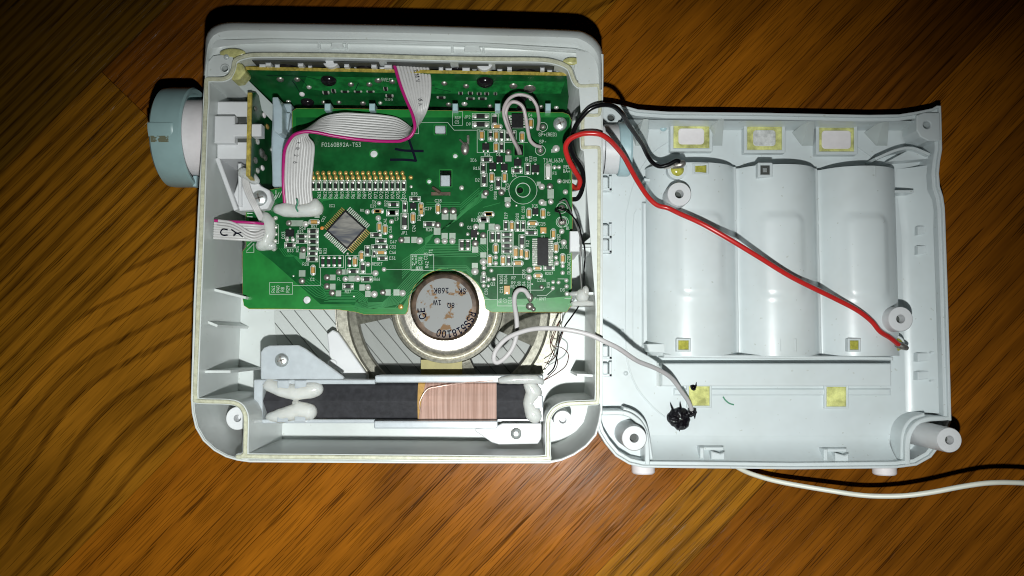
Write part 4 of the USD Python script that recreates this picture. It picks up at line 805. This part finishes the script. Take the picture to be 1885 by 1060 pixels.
# bent lugs, pegs and the messy aerial joint
obj('solder_lug', cat([dome(TOP.at(*C4(735, 440)), 38 * mm, 60 * mm, .0016, 16, 4, .7), tube([TOP.at(*C4(690, 365)) + (0, 0, .0008), TOP.at(*C4(740, 420)) + (0, 0, .0016)], .0004, 6), tube([TOP.at(*C4(762, 330)) + (0, 0, .0006), TOP.at(*C4(762, 400)) + (0, 0, .0008)], .0006, 6)]), 'dull_solder', board, 'bent silvery lug', smooth=50)
obj('solder_lug', cat([bx(TOP.at(*C4(525, 832)), (170 * mm, 30 * mm, .0005), 0, .0001), tube([TOP.at(*C4(455, 780)) + (0, 0, .001), TOP.at(*C4(520, 825)) + (0, 0, .0012)], .0007, 6)]), 'rust', board, 'dark bent lug')
obj('solder_joint', cat([dome(TOP.at(*C6(1112, 790)), 28 * mm, 42 * mm, .0016, 14, 4), dome(TOP.at(*C6(1108, 865)), 36 * mm, 34 * mm, .0013, 14, 4), dome(TOP.at(*C6(1140, 890)), 22 * mm, 22 * mm, .001, 12, 3)]), 'dull_solder', board, 'messy joint of the grey aerial wire', smooth=50)
obj('peg', prism(rect(811, 322, 828, 342), ZP, 20, ZP - .3, .3), 'milky_plastic', case); obj('peg', prism(rect(801, 232, 820, 246), ZP, 20, ZP + 1.2, .4, .4), 'milky_plastic', case)
for u, v, r in ((688, 283, 6.6), (838, 287, 4.2), (790, 334, 3.8), (564.5, 552, 6.5)): obj('peg', lathe([(r * pp, -.006), (r * pp, -.0008), (0, -.0006)], P(u, v, ZP), 14), 'bright_plastic', case)  # white pegs added below the holes to look like lit case
phillips(1031, 228, ZP + .2, 13 * pp, board, rot=.4)
# printed lettering
for k, s, x, y, h, r in ((C3, 'F0160B92A-T53', 1170, 407, 38, 0), (C3, 'R35', 1802, 832, 28, 0), (C3, 'C22', 1712, 882, 26, 0), (C3, 'TX', 1455, 905, 28, 0), (C3, 'RX', 1350, 975, 24, 0), (C3, 'C29', 1445, 938, 26, 0), (C3, 'R22', 1555, 915, 26, 1), (C3, 'IC1', 1090, 935, 26, 0),
    (C5, 'R41', 580, 716, 30, 1), (C5, 'R40', 620, 716, 30, 1), (C5, 'R8', 660, 718, 30, 1), (C5, 'R29', 705, 716, 30, 1), (C5, 'Q23', 668, 250, 30, 1), (C5, 'R33', 728, 382, 28, 0), (C5, 'R28', 862, 500, 28, 0), (C5, 'C1', 920, 632, 28, 0), (C5, 'R37', 1228, 738, 28, 0), (C5, 'FL', 1152, 630, 28, 0), (C5, 'RESET', 1482, 497, 28, 0), (C5, 'C47', 1620, 306, 28, 0), (C5, 'C32', 1615, 350, 28, 0), (C5, 'C46', 1615, 398, 28, 0), (C5, 'C31', 1612, 448, 28, 0), (C5, 'JP1', 1715, 228, 28, 0), (C5, 'L9', 1650, 108, 28, 0), (C5, 'IC2', 1845, 100, 28, 1), (C5, 'C24', 1798, 190, 28, 1), (C5, 'C41', 1550, 130, 26, 1), (C5, 'C45', 1595, 200, 26, 1), (C5, 'R57', 935, 172, 26, 0), (C5, 'R58', 835, 188, 26, 0), (C5, 'R23', 815, 220, 26, 0), (C5, 'R24', 790, 370, 26, 1), (C5, 'C51', 1015, 108, 26, .7), (C5, 'R39', 990, 385, 26, 1), (C5, 'R32', 1030, 385, 26, 1), (C5, 'JR66', 1472, 630, 26, 0), (C5, 'CON1', 492, 362, 28, 0), (C5, 'R102', 1805, 468, 34, 1), (C5, 'R31', 1848, 535, 30, 0),
    (C4, 'C5', 665, 210, 28, 0), (C4, 'R39', 672, 172, 26, 0), (C4, 'JP2', 755, 165, 28, 0), (C4, 'D9', 765, 228, 28, 0), (C4, 'SP+(RED)', 1450, 318, 32, 0), (C4, 'SP-', 1408, 380, 32, 0), (C4, 'T1AL/63V', 1500, 543, 34, 0), (C4, 'RED', 1620, 598, 30, 0), (C4, 'BA+', 1615, 635, 30, 0), (C4, 'F3', 1512, 655, 28, 0), (C4, 'GND', 1616, 725, 30, 0), (C4, 'IC6', 808, 540, 28, 0), (C4, 'R14', 928, 492, 26, 0), (C4, 'D1', 1025, 492, 26, 0), (C4, 'R15', 836, 612, 28, 0), (C4, 'D2', 842, 712, 28, 0), (C4, 'Q5', 1268, 532, 26, 1), (C4, 'R13', 1304, 530, 26, 1), (C4, 'Q3', 1342, 532, 26, 1), (C4, 'D4', 1162, 672, 28, 0), (C4, 'C26', 962, 778, 26, 1), (C4, 'R208', 998, 845, 26, 1), (C4, 'C25', 1098, 768, 26, 1), (C4, 'C28', 502, 892, 28, 0), (C4, 'C19', 415, 960, 28, 0), (C4, 'C2', 870, 1008, 28, 0), (C4, 'IC5', 1340, 938, 28, 0), (C4, 'C33', 1240, 968, 26, 1), (C4, 'C9', 1460, 1005, 26, 1), (C4, 'C4', 1300, 150, 26, 0), (C4, 'P', 1455, 640, 24, 0),
    (C6, 'R10', 628, 118, 28, 0), (C6, 'R16', 235, 200, 28, 0), (C6, 'Q1', 585, 182, 28, 0), (C6, 'R102', 105, 468, 34, 1), (C6, 'C30', 160, 470, 32, 1), (C6, 'C18', 205, 432, 30, 1), (C6, 'R42', 215, 505, 30, 1), (C6, 'R31', 148, 535, 28, 0), (C6, 'R71', 248, 400, 30, 1), (C6, 'C15', 1212, 150, 30, 0), (C6, 'R205', 1120, 184, 28, 0), (C6, 'R12', 1088, 320, 28, 1), (C6, 'R19', 900, 80, 28, 1), (C6, 'R20', 1000, 85, 28, 1), (C6, 'R6', 1048, 90, 28, 1), (C6, 'U1', 1222, 262, 26, 0), (C6, 'C202', 1358, 278, 28, 1), (C6, 'L201', 1400, 350, 26, 0), (C6, 'C201', 1445, 450, 28, 1), (C6, 'DL204', 1445, 540, 28, 1), (C6, 'BL', 1440, 188, 28, 0), (C6, 'R207', 1275, 580, 26, 0), (C6, 'C205', 1055, 585, 28, 1), (C6, 'C206', 1210, 640, 28, 0), (C6, 'R18', 1268, 680, 26, 1), (C6, 'D3', 1392, 722, 28, 0), (C6, 'F-ANT', 1200, 800, 28, 0), (C6, 'Q2', 788, 672, 28, 0), (C6, 'C30', 730, 738, 26, 1), (C6, 'R303', 862, 635, 28, 1), (C6, 'R304', 898, 635, 28, 1), (C6, 'R7', 968, 618, 28, 0), (C6, 'R9', 966, 662, 28, 0), (C6, 'R11', 970, 695, 28, 0), (C6, 'C21', 862, 722, 28, 1), (C6, 'C208', 1015, 690, 28, 1), (C6, 'C204', 1055, 690, 28, 1), (C6, 'C207', 1098, 690, 28, 1), (C6, 'R4', 852, 815, 28, 1), (C6, 'C7', 895, 815, 28, 1), (C6, 'C10', 935, 815, 28, 1)):
    silk.append(TOP.put(text(s, h * mm), *k(x, y), U + .00003, r * math.pi / 2))
silk.append(TOP.line([C5(352, 60), C5(400, 60)], .0004, .00007)); silk.append(TOP.line([C5(352, 90), C5(400, 90)], .0004, .00007))
for i in range(5): silk.append(TOP.line([(493 + i * 5, 372 - i * 2), (499 + i * 5, 360 - i * 2)], .00025, .00007))
silk.append(TOP.line([(478, 392), (488, 388), (500, 378), (508, 364), (508, 350)], .0003, .00007))
obj('printed_lettering', cat(silk), 'silk', board, 'white printed part numbers and frames', smooth=False)
# hand-drawn figure 4 in dark felt pen
four = []
for pts in ([(752, 255), (760, 278), (766, 297)], [(727, 274), (745, 277), (780, 278)], [(718, 294), (745, 294), (767, 296)]):
    q = spline([list(p) for p in pts], 5); four.append(TOP.line([tuple(p) for p in q], 4.6 * pp, .00009 + .00002 * len(four)))
obj('pen_mark', cat(four), 'ink', board, 'figure 4 written by hand in dark felt pen', smooth=False)
# conductor tracks
def bundle(pts, n, step, k=C5, w=.00022):
    for i in range(n): traces.append(TOP.line([k(x + step[0] * i, y + step[1] * i) for x, y in pts], w, .00004))
for i in range(9):
    g = i * 17
    traces.append(TOP.line([C5(1300 - g * .2, 810 + g * .55) , C5(1390 + g * .15, 872 + g * .22 - 40 + g * .2), C5(1530 - g * .1, 830 + g * .35), C5(1600 + g * .6, 770 + g * .5), C5(1880, 470 + g * 1.35)], .00022, .00004))
for i in range(7): traces.append(TOP.line([C5(905 - 14 * i, 600 + 14 * i), C5(1000 - 12 * i + 20, 690 + 15 * i), C5(1020 + 8 * i, 730 + 14 * i), C5(1310 - 4 * i, 730 + 14 * i), C5(1400, 800 + 13 * i)], .00022, .00004))
for i in range(8): traces.append(TOP.line([C6(0, 470 + 22 * i), C6(210 - 4 * i, 330 + 22 * i - 8 * i), C6(280, 330 + 14 * i), C6(500, 330 + 15 * i), C6(640, 330 + 15 * i), C6(720 + 5 * i, 300 + 10 * i)], .00022, .00004))
for i in range(7): traces.append(TOP.line([C6(200, 330 + 0 * i - 9 * i), C6(330 + 12 * i, 200 - 5 * i), C6(470 + 10 * i, 120 - 16 * i), C6(560 + 10 * i, 40 - 14 * i), C6(700, -60 - 14 * i)], .00022, .00004))
for i in range(4): traces.append(TOP.line([C6(240, 515 + 14 * i), C6(560, 515 + 14 * i), C6(620 - 6 * i, 580 + 12 * i)], .00022, .00004))
for i in range(5): traces.append(TOP.line([C3(985 - 10 * i, 930), C3(1010 - 8 * i, 890 - 5 * i), C3(1100 + 60 * i, 880 - 7 * i), C3(1160 + 75 * i, 830)], .0002, .00004))
for i in range(4): traces.append(TOP.line([C5(630 + 18 * i, 360), C5(680 + 16 * i, 430 + 6 * i - 10 * i), C5(760 + 8 * i, 435), C5(830 + 6 * i, 510 - 8 * i)], .0002, .00004))
for i in range(3): traces.append(TOP.line([C4(400, 905 + 18 * i), C4(690, 905 + 18 * i)], .00022, .00004))
for i in range(4): traces.append(TOP.line([C4(690, 990 - 20 * i), C4(860, 840 - 20 * i)], .00022, .00004))
traces.append(TOP.line([C4(890, 950), C4(1040, 910)], .0002, .00004)); traces.append(TOP.line([C5(1020, 822), C5(1310, 822), C5(1370, 885), C5(1630, 885), C5(1730, 780)], .00022, .00004)); traces.append(TOP.line([C5(930, 870), C5(1270, 865), C5(1370, 918), C5(1720, 915)], .0002, .00004))
obj('copper_track', cat(traces), 'trace_green', board, smooth=False, kind='stuff')

# ------------------------------------------------------------------ button board standing along the top
A, B, Cq, D = P(447, 131, 48.5), P(1052, 142, 48.5), P(1040, 226, 12), P(458, 226, 12)
nb = np.cross(B - A, D - A); nb = -nb / np.linalg.norm(nb)
if nb[2] < 0: nb = -nb
bb = thing('button_board', 'narrow green button board standing on edge along the top of the case', 'circuit board', (A + B) / 2 * (1, 1, 0) + (0, 0, .012))
FB = Face((A + B + Cq + D) / 4, nb, B - A); q4 = np.array([A, B, Cq, D]); q4 = np.array([p - nb * ((p - FB.p0) @ nb) for p in q4]); bk = q4 - nb * .0016
obj('board', (np.vstack([q4, bk]), np.array([(0, 3, 2, 1), (4, 5, 6, 7), (3, 7, 6, 2), (0, 4, 7, 3), (1, 2, 6, 5)])), 'mask_dark', bb, smooth=False)
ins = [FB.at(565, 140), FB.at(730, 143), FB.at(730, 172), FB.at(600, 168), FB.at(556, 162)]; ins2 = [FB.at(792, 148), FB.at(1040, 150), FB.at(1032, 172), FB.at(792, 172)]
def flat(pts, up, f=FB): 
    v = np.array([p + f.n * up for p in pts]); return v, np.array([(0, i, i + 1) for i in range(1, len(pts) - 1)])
obj('light_area', flat(ins, .00004), 'pour_sheen_green', bb, smooth=False); obj('light_area', flat(ins2, .00004), 'pour_sheen_green', bb, smooth=False)  # paler copper pour; part of its brightness is painted flash reflection
obj('board_edge', (np.array([q4[0], q4[1], bk[1], bk[0], q4[0] + (0, 0, .0003), q4[1] + (0, 0, .0003), bk[1] + (0, 0, .0003), bk[0] + (0, 0, .0003)]), np.array([(4, 5, 6, 7), (0, 1, 5, 4), (1, 2, 6, 5), (2, 3, 7, 6), (3, 0, 4, 7)])), 'board_edge', bb, 'raw brown edge of the button board', smooth=False)
for u, v, w, h in ((605, 147, 15, 9), (893, 150, 16, 9), (566, 187, 13, 8), (958, 178, 14, 8)):
    obj('black_seal', FB.put(dome((0, 0, 0), w * px(40), w * px(40) * .9, .0022, 18, 5, .8), u, v), 'rubber_black', bb)
for u, v, r, m_ in ((516, 146, 7, 'dull_solder'), (547, 146, 6, 'dull_solder'), (569, 160, 5, 'solder'), (531, 187, 5, 'solder'), (596, 188, 5, 'dull_solder'), (624, 188, 5, 'dull_solder'), (668, 190, 6, 'dull_solder'), (700, 189, 4, 'solder'), (646, 155, 6, 'dull_solder'), (680, 155, 6, 'dull_solder'), (696, 148, 7, 'dull_solder'), (722, 150, 6, 'dull_solder'), (818, 153, 6, 'dull_solder'), (858, 158, 6, 'dull_solder'), (855, 191, 6, 'solder'), (826, 192, 6, 'dull_solder'), (902, 195, 5, 'dull_solder'), (945, 158, 8, 'dull_solder'), (975, 163, 12, 'dull_solder'), (996, 196, 5, 'dull_solder'), (1024, 198, 5, 'solder'), (960, 198, 9, 'rubber_black')):
    obj('solder_joint', FB.put(dome((0, 0, 0), r * px(38), r * px(38), .0009, 12, 3), u, v), m_, bb, smooth=50)
for u, v, a_, b_ in ((600, 170, 12, 10), (614, 167, 8, 12), (635, 168, 14, 5), (659, 168, 14, 5), (682, 168, 14, 5), (710, 163, 8, 11), (717, 176, 14, 8), (812, 179, 15, 6), (848, 171, 8, 8), (866, 171, 9, 8), (866, 181, 15, 6), (882, 172, 8, 8), (896, 172, 8, 8), (888, 181, 15, 6), (912, 172, 6, 8)):
    b = obj('resistor', FB.put(bx((0, 0, 0), (a_ * px(38) * .6, b_ * px(38), .0005)), u, v), 'resistor_black', bb)
    obj('solder_end', cat([FB.put(dome((s * a_ * px(38) * .42, 0, 0), a_ * px(38) * .18, b_ * px(38) * .6, .0005, 8, 2), u, v) for s in (-1, 1)]), 'solder', b)
for u, v in ((556, 173), (978, 181)): obj('locating_pin', FB.put(dome((0, 0, 0), .0012, .0014, .0009, 14, 3), u, v), 'foam', bb)
tr = []
for pts in ([(490, 138), (560, 140), (590, 147)], [(538, 148), (545, 158), (552, 170)], [(555, 146), (565, 157)], [(660, 152), (652, 170)], [(770, 150), (800, 158)], [(800, 162), (830, 168)]): tr.append(FB.line(pts, .0003, .00008))
obj('copper_track', cat(tr), 'ink', bb, smooth=False, kind='stuff')
obj('printed_lettering', cat([FB.put(text('RED', .0024), 713, 146, .0001), FB.put(text('R39', .0018), 716, 183, .0001)]), 'silk', bb, smooth=False)
for u, w in ((603, 11), (685, 11), (838, 10), (916, 10), (1009, 10)): obj('board_clip', bx(P(u, 197, 40) * (1, 1, 0) + (0, 0, .010), (w * px(40), .0030, .0305), 0, .0003), 'blue_plastic', case)

# ------------------------------------------------------------------ side board with its slide switch
sb = thing('switch_board', 'small upright circuit board with a white slide switch beside the large knob', 'circuit board', P(470, 260, 8))
xs = P(456, 250, 50)[0]; y1, y0 = P(456, 171, 50)[1], P(452, 322, 50)[1]; yk = P(497, 346, 30)[1]
def yz(pts): return [(y, z / 1000) for y, z in pts]
def xprism(x0, x1, pts):
    v = np.array([(x0, y, z) for y, z in pts] + [(x1, y, z) for y, z in pts]); n = len(pts)
    return v, np.array([(0, i, i + 1) for i in range(1, n - 1)] + [(n, n + i + 1, n + i) for i in range(1, n - 1)] + [t for i in range(n) for t in ((i, n + i, n + (i + 1) % n), (i, n + (i + 1) % n, (i + 1) % n))])
prof = [(y1, .050), (y1 + .002, .044), (y1 + .001, .014), (yk, .014), (yk, .0365), (y0, .050)]
obj('board', xprism(xs, xs + .0012, prof), 'mask_dark', sb, smooth=False)
prof2 = [(y1 - .0001, .0502), (y1 + .0021, .044), (y1 + .0017, .0438), (y1 - .0004, .0498), (y0, .0498), (yk + .0003, .0362), (yk - .0002, .0364), (y0 - .0002, .0503)]
prof3 = [(y1 + .0001, .0502), (y1 + .0001, .0490), (y0, .0490), (yk, .0352), (yk - .0004, .0360), (y0 - .0004, .0502)]
pe = Polygon(prof3); vv, ff = tri(pe); n_ = len(vv)
obj('board_edge', cat([(np.c_[np.full(n_, xs - .0003), vv], ff), (np.c_[np.full(n_, xs + .0013), vv], ff), loft([np.array([(x, y, z) for y, z in prof3]) for x in (xs - .0003, xs + .0013)], True)]), 'board_edge', sb, 'raw yellow edge of the upright board', smooth=False)
FS = Face((xs + .00125, y0, .03), (1, 0, 0), (0, 1, 0))
for u, v, r, m_ in ((486, 212, 6, 'foam'), (483, 309, 6, 'foam'), (492, 233, 6, 'gold_solder'), (474, 260, 7, 'solder'), (482, 282, 10, 'dull_solder'), (474, 314, 6, 'solder'), (488, 290, 7, 'dull_solder'), (470, 200, 5, 'dull_solder'), (470, 295, 7, 'dull_solder')):
    obj('solder_joint' if m_ != 'foam' else 'locating_pin', FS.put(dome((0, 0, 0), r * px(40) * .9, r * px(40) * 1.6, .0008, 12, 3), u, v), m_, sb, smooth=50)
sc = FS.at(502, 275); obj('screw', lathe([(.0026, .0), (.0026, .0012), (.0016, .002), (0, .002)], sc + (-.0002, 0, 0), 20, 'x'), 'screw_steel', sb)
sw = obj('switch_body', prism(rect(396, 184, 454, 290), 46, 20, 44, .4), 'bright_plastic', sb, 'white slide switch')
obj('switch_cover', prism([(394, 212), (431, 212), (431, 227), (480, 227), (480, 250), (431, 250), (431, 262), (393, 262)], 49, 43.5, 48.5, .4), 'bright_plastic', sw, 'white slider that reaches over the board edge')
for v0, v1 in ((214, 224), (252, 261)): obj('switch_slot', prism(rect(432, v0, 453, v1), 45, 40, 44.3, 0), 'dark_gap', sw)
br2 = obj('mounting_plate', cat([wall([(399, 290), (434, 386)], 44, 8, 20, 44, .3), prism([(434, 388), (426, 368), (440, 330), (445, 318), (462, 312), (470, 330), (480, 342), (496, 350), (500, 368), (492, 384), (470, 386)], 41, 36.2, 41, .4, 1.0), wall([(440, 300), (441, 380)], 43, 6, 20, 42.5, .3)]), 'bright_plastic', sb, 'white mounting plate with a screw')
phillips(478, 365, 41.3, 14.5 * px(41), sb)
obj('glue_blob', blobs([(448, 318, 43, 1.6), (458, 322, 43, 1.9), (466, 330, 42, 1.6), (472, 333, 42, 1.0)]), 'hot_glue', sb, 'pale glue where the thin ribbon leaves', smooth=True)
# milky holder between the two boards
hold = thing('board_holder', 'milky blue plastic holder standing between the upright board and the main board', 'holder', P(518, 270, 10))
obj('plate', prism([(502, 190), (536, 190), (537, 343), (501, 343), (499, 260)], 34, 10, 34, .5, .6), 'holder_blue', hold)
obj('fin', prism([(501, 178), (511, 178), (519, 198), (519, 244), (512, 246), (503, 240)], 44, 30, 44, .4, .4), 'holder_blue', hold)
obj('web', prism([(519, 206), (534, 208), (530, 238), (522, 244)], 36, 30, 36.5, .4), 'holder_blue', hold)

# ------------------------------------------------------------------ ribbon cables
def ribbon(name, label, e0, e1, n, m_edge, m_rest, loc, rr=None, k=5, lines=1):
    a_, b_ = resample(spline(PL(e0), 6), 110), resample(spline(PL(e1), 6), 110)
    t = thing(name, label, 'ribbon cable', loc)
    w = np.linalg.norm(a_ - b_, axis=1).mean(); r = rr or w / n / 2 * 1.02
    for i in range(n):
        f = (i + .5) / n; obj('conductor', tube(a_ * (1 - f) + b_ * f, r, 8), m_edge if i == 0 else m_rest, t, 'magenta edge strand' if i == 0 else None, smooth=60)
    return t, a_, b_
e0 = [(722, 116, 49), (732, 150, 49), (745, 182, 49), (756, 205, 50), (762, 224, 50.5), (763, 238, 50.5), (755, 252, 50), (740, 260, 49), (728, 262, 48), (698, 262, 47), (656, 258.5, 47), (613, 252, 49), (582, 245, 51), (560, 243, 52), (541, 248, 52), (529, 261, 50), (521, 278, 47), (519, 307, 43), (519, 339, 40), (522, 380, 37.5)]
e1 = [(786, 113, 47), (793, 138, 47), (793, 170, 47), (787, 198, 46), (778, 216, 43), (768, 230, 39.5), (757, 236, 37.8), (745, 226, 37.8), (728, 216, 38), (698, 211, 39), (660, 208.5, 41), (630, 208, 42), (600, 215, 42.5), (578, 230, 42), (566, 246, 41), (570, 256, 40.8), (579, 268, 41.5), (577, 300, 41), (573.5, 343, 39.5), (577, 380, 37.5)]
rc, ra, rb_ = ribbon('ribbon_cable', 'wide grey ribbon cable with a magenta edge twisting across the main board', e0, e1, 11, 'ribbon_magenta', 'ribbon_grey', P(640, 250, 37), rr=.00070)
def glue_bar(pts): return blobs(pts)
obj('glue_blob', glue_bar([(512, 385, 37, 1.5), (525, 386, 37, 2.3), (545, 388, 37, 2.0), (565, 387, 37, 2.2), (581, 384, 37, 2.5), (580, 374, 37.5, 1.4)]), 'hot_glue', rc, 'bar of cream glue at the foot of the ribbon', smooth=True)
obj('pen_mark', cat([tube(PL([(546, 366, 41.5), (548, 374, 41.2), (545, 382, 40.5), (549, 390, 39.2), (549, 394, 38.4)]), .0004, 6, n=4)]), 'green_ink', rc, 'green pen stroke across glue and ribbon')
def on_ribbon(i, f, up=.0008): 
    p_ = ra[i] * (1 - f) + rb_[i] * f; t = ra[min(i + 1, 109)] - ra[i - 1]; n_ = np.cross(rb_[i] - ra[i], t); n_ /= np.linalg.norm(n_); n_ = n_ if n_[2] > 0 else -n_
    return p_ + n_ * up, n_, t / np.linalg.norm(t)
lt = []
for i, ch in zip((79, 82, 85, 88, 91), 'AWM26'):
    p_, n_, t_ = on_ribbon(i, .42); F_ = Face(p_, n_, t_); v_, f_ = text(ch, .0017, .00004, .7); lt.append((p_ + v_ @ np.stack([F_.ex, F_.ey, F_.n]), f_))
for i, ch in zip((4, 6, 8, 16, 18), 'EMVWA'):
    p_, n_, t_ = on_ribbon(i, .6); F_ = Face(p_, n_, t_); v_, f_ = text(ch, .0018, .00004, .7); lt.append((p_ + v_ @ np.stack([F_.ex, F_.ey, F_.n]), f_))
obj('printed_lettering', cat(lt[:5]), 'ink', rc, smooth=False); obj('printed_lettering', cat(lt[5:]), 'ink', rc, smooth=False)
f0 = [(447, 322, 43.5), (447, 340, 44), (455, 362, 44), (466, 384, 43), (476, 402, 41), (482, 414, 39), (488, 420, 37)]
f1 = [(455, 321, 43.5), (459, 340, 43), (466, 360, 42.6), (476, 380, 42), (484, 398, 40), (489, 411, 38.4), (493, 417, 37)]
rc2, _, _ = ribbon('ribbon_cable', 'thin grey four-strand ribbon running from the switch board down into a glue blob', f0, f1, 4, 'ribbon_grey', 'ribbon_grey', P(465, 370, 36), rr=.00062)
g0 = [(484, 410, 44), (470, 408, 47), (440, 406, 48), (412, 405, 48), (395, 403.5, 48)]
g1 = [(490, 440, 39), (474, 444, 41), (440, 443, 44), (412, 441, 45), (393, 440, 45)]
rc3, ga, gb = ribbon('ribbon_cable', 'short loop of grey ribbon with a magenta upper edge beside the left wall', g0, g1, 8, 'ribbon_magenta', 'ribbon_grey', P(440, 425, 36), rr=.00058)
q = PL([(486, 424, 44), (470, 430, 46), (455, 426, 47), (440, 416, 47.6), (424, 409, 48.2), (402, 406, 48.4)])
for d in (0, 1, 2): obj('conductor', tube(q + np.array([0, -.0012 * d, .0004 * d]), .0006, 8, n=6), 'ribbon_grey', rc3, smooth=60)
ink = [tube(PL([(419, 423, 48.5), (410, 422, 48.4), (406, 428, 48), (410, 433, 47.8), (419, 433, 47.7)]), .00025, 5, n=4), tube(PL([(426, 422, 49.6), (434, 428, 48.9), (441, 431, 48.5), (447, 436, 48)]), .0003, 5, n=4), tube(PL([(430, 434, 48), (436, 429, 48.6), (444, 428, 48.8)]), .00025, 5, n=4)]
obj('printed_lettering', ink[0], 'ink', rc3, smooth=False); obj('printed_mark', cat(ink[1:]), 'ink', rc3, smooth=False)
obj('glue_blob', blobs([(488, 402, 38, 2.0), (493, 412, 38, 2.3), (494, 428, 38, 2.4), (488, 444, 38, 2.2), (480, 452, 37, 1.6), (500, 452, 37, 1.4)]), 'hot_glue', rc3, 'tall blob of cream glue over the ribbon ends', smooth=True)

# ------------------------------------------------------------------ wires
def wire(name, label, pts, r, m_, extra=None, group=None, seg=10):
    q = PL(pts); t = thing(name, label, 'wire', q[:, :].mean(0) * (1, 1, 0) + (0, 0, q[:, 2].min()), group); obj('insulation', tube(q, r, seg, n=8), m_, t, smooth=60); return t
w = wire('battery_wire', 'thick red wire from the main board edge across the battery bays', [(1052, 341, 34), (1060, 346, 36), (1066, 344, 39), (1067, 330, 43), (1058, 314, 48), (1047, 294, 52), (1041, 272, 55), (1048, 257, 57), (1065, 248, 58.5), (1083, 245, 59.5), (1104, 247, 59.5), (1120, 256, 57), (1135, 271, 52), (1149, 289, 46), (1160, 309, 41), (1174, 334, 36), (1192, 361, 31), (1209, 377, 29.5), (1230, 383, 29.5), (1251, 393, 31), (1293, 412, 34), (1344, 441, 35), (1400, 475, 34), (1459, 511, 31), (1540, 551, 26.5), (1578, 571, 25), (1604, 591, 24), (1620, 610, 23), (1639, 622, 20), (1655, 635, 17)], 4.8 * px(40), 'wire_red')
obj('solder_end', blobs([(1652, 634, 16.6, 1.0), (1660, 637, 16.6, 1.2), (1667, 640, 16.6, .8)]), 'dull_solder', w, 'blackened soldered tip', smooth=True)
w = wire('battery_wire', 'thick black wire arching over the case wall to the glue bead in the back half', [(1052, 367, 34), (1063, 365, 36), (1071, 350, 39), (1074, 328, 42), (1070, 310, 45), (1057, 290, 48), (1050, 269, 51), (1054, 246, 54), (1062, 228, 56.5), (1073, 213, 58.5), (1088, 199, 60), (1109, 193, 60), (1130, 196, 57.5), (1145, 209, 53), (1155, 226, 47), (1170, 248, 39), (1183, 267, 32), (1192, 286, 27), (1202, 300, 25), (1215, 306, 24.5), (1230, 303, 25), (1244, 296, 25.5), (1251, 297, 25)], 4.4 * px(40), 'wire_black')
obj('solder_end', blobs([(1240, 306, 23, .7), (1250, 303, 23.6, 1.2), (1256, 301, 23.8, 1.1)]), 'dull_solder', w, 'soldered tip', smooth=True)
obj('bare_end', tube(PL([(1222, 309, 24), (1236, 307, 23.6), (1250, 303, 23.6)]), .0006, 6), 'solder', w)
wire('speaker_wire', 'mauve outer wire looping up from the SP+ joint', [(990, 238, 37), (992, 222, 42), (990, 205, 47), (987, 193, 49), (976, 179, 50), (955, 174, 50), (937, 182, 50), (927, 202, 50), (931, 225, 49), (942, 252, 45), (952, 272, 39), (956, 285, 32)], .00072, 'wire_mauve')
wire('speaker_wire', 'grey inner wire looping up from the SP- joint', [(995, 270, 38), (985, 267, 40), (976, 258, 42), (972, 242, 45), (968, 218, 48), (963, 198, 49.5), (953, 189, 50), (942, 188, 50), (934, 197, 50), (931, 212, 49), (937, 235, 46), (946, 258, 41), (955, 275, 36), (959, 286, 31)], .00078, 'wire_mauve')
wire('aerial_lead', 'grey lead curling from the board joint to the black sealing tar', [(974, 546, 37.5), (966, 535, 40), (955, 534, 41), (948, 543, 42), (947, 560, 43), (951, 588, 45), (951, 614, 46), (944, 639, 46.5), (929, 659, 47), (915, 667, 48), (909, 660, 49), (914, 643, 50), (934, 622, 52), (969, 608, 55), (1003, 604, 58), (1045, 607, 60), (1085, 616, 60), (1116, 630, 59), (1140, 642, 55), (1173, 664, 45), (1207, 678, 35), (1235, 695, 26), (1255, 721, 17), (1268, 740, 10), (1274, 757, 5)], .00098, 'wire_grey')
wire('aerial_wire', 'long white wire trailing over the table from under the back half', [(1335, 845, 6), (1363, 863, 10), (1389, 874, 15), (1436, 887, 20), (1527, 903, 27), (1592, 912, 31), (1654, 913, 36), (1709, 907, 40), (1774, 895, 44), (1818, 889, 46), (1860, 888, 46), (1900, 891, 45), (1960, 905, 40), (2040, 930, 30)], .00105, 'wire_white')
for m_, lab, pts, r in (('wire_black', 'thin black wire running down the right wall from the BL joint', [(1034, 407, 37.5), (1030, 392, 39), (1022, 388, 39), (1030, 384, 40), (1048, 392, 42), (1064, 412, 43), (1072, 440, 43), (1077, 465, 43), (1075, 500, 43), (1074, 540, 44), (1066, 562, 42), (1052, 583, 40), (1040, 600, 38), (1030, 622, 38), (1026, 650, 38), (1020, 676, 39), (1008, 690, 40)], .00033),
                        ('steel_wire', 'thin bare silvery wire running down the right wall beside the black one', [(1030, 372, 37.5), (1040, 368, 40), (1047, 380, 41), (1056, 402, 42), (1066, 428, 42.6), (1070, 450, 43), (1068, 490, 43), (1071, 535, 44)], .00036),
                        ('enamel_wire', 'hair-thin copper coil wire looping wide beside the bracket end', [(1032, 588, 38), (1022, 612, 36), (1016, 634, 34), (1034, 640, 34), (1046, 652, 35), (1042, 672, 37), (1026, 686, 39), (1000, 701, 40)], .00020),
                        ('enamel_wire', 'hair-thin copper coil wire hanging in a tight loop beside the bracket end', [(1030, 590, 38), (1020, 610, 36), (1013, 632, 34), (1018, 650, 34), (1026, 662, 35), (1022, 680, 38), (1000, 701, 40)], .00020),
                        ('enamel_wire', 'hair-thin copper coil wire crossing to the speaker rim', [(1040, 600, 38), (1030, 630, 32), (1022, 655, 30), (1012, 664, 28), (1002, 668, 24)], .00020)):
    wire('thin_wire', lab, pts, r, m_, seg=6)
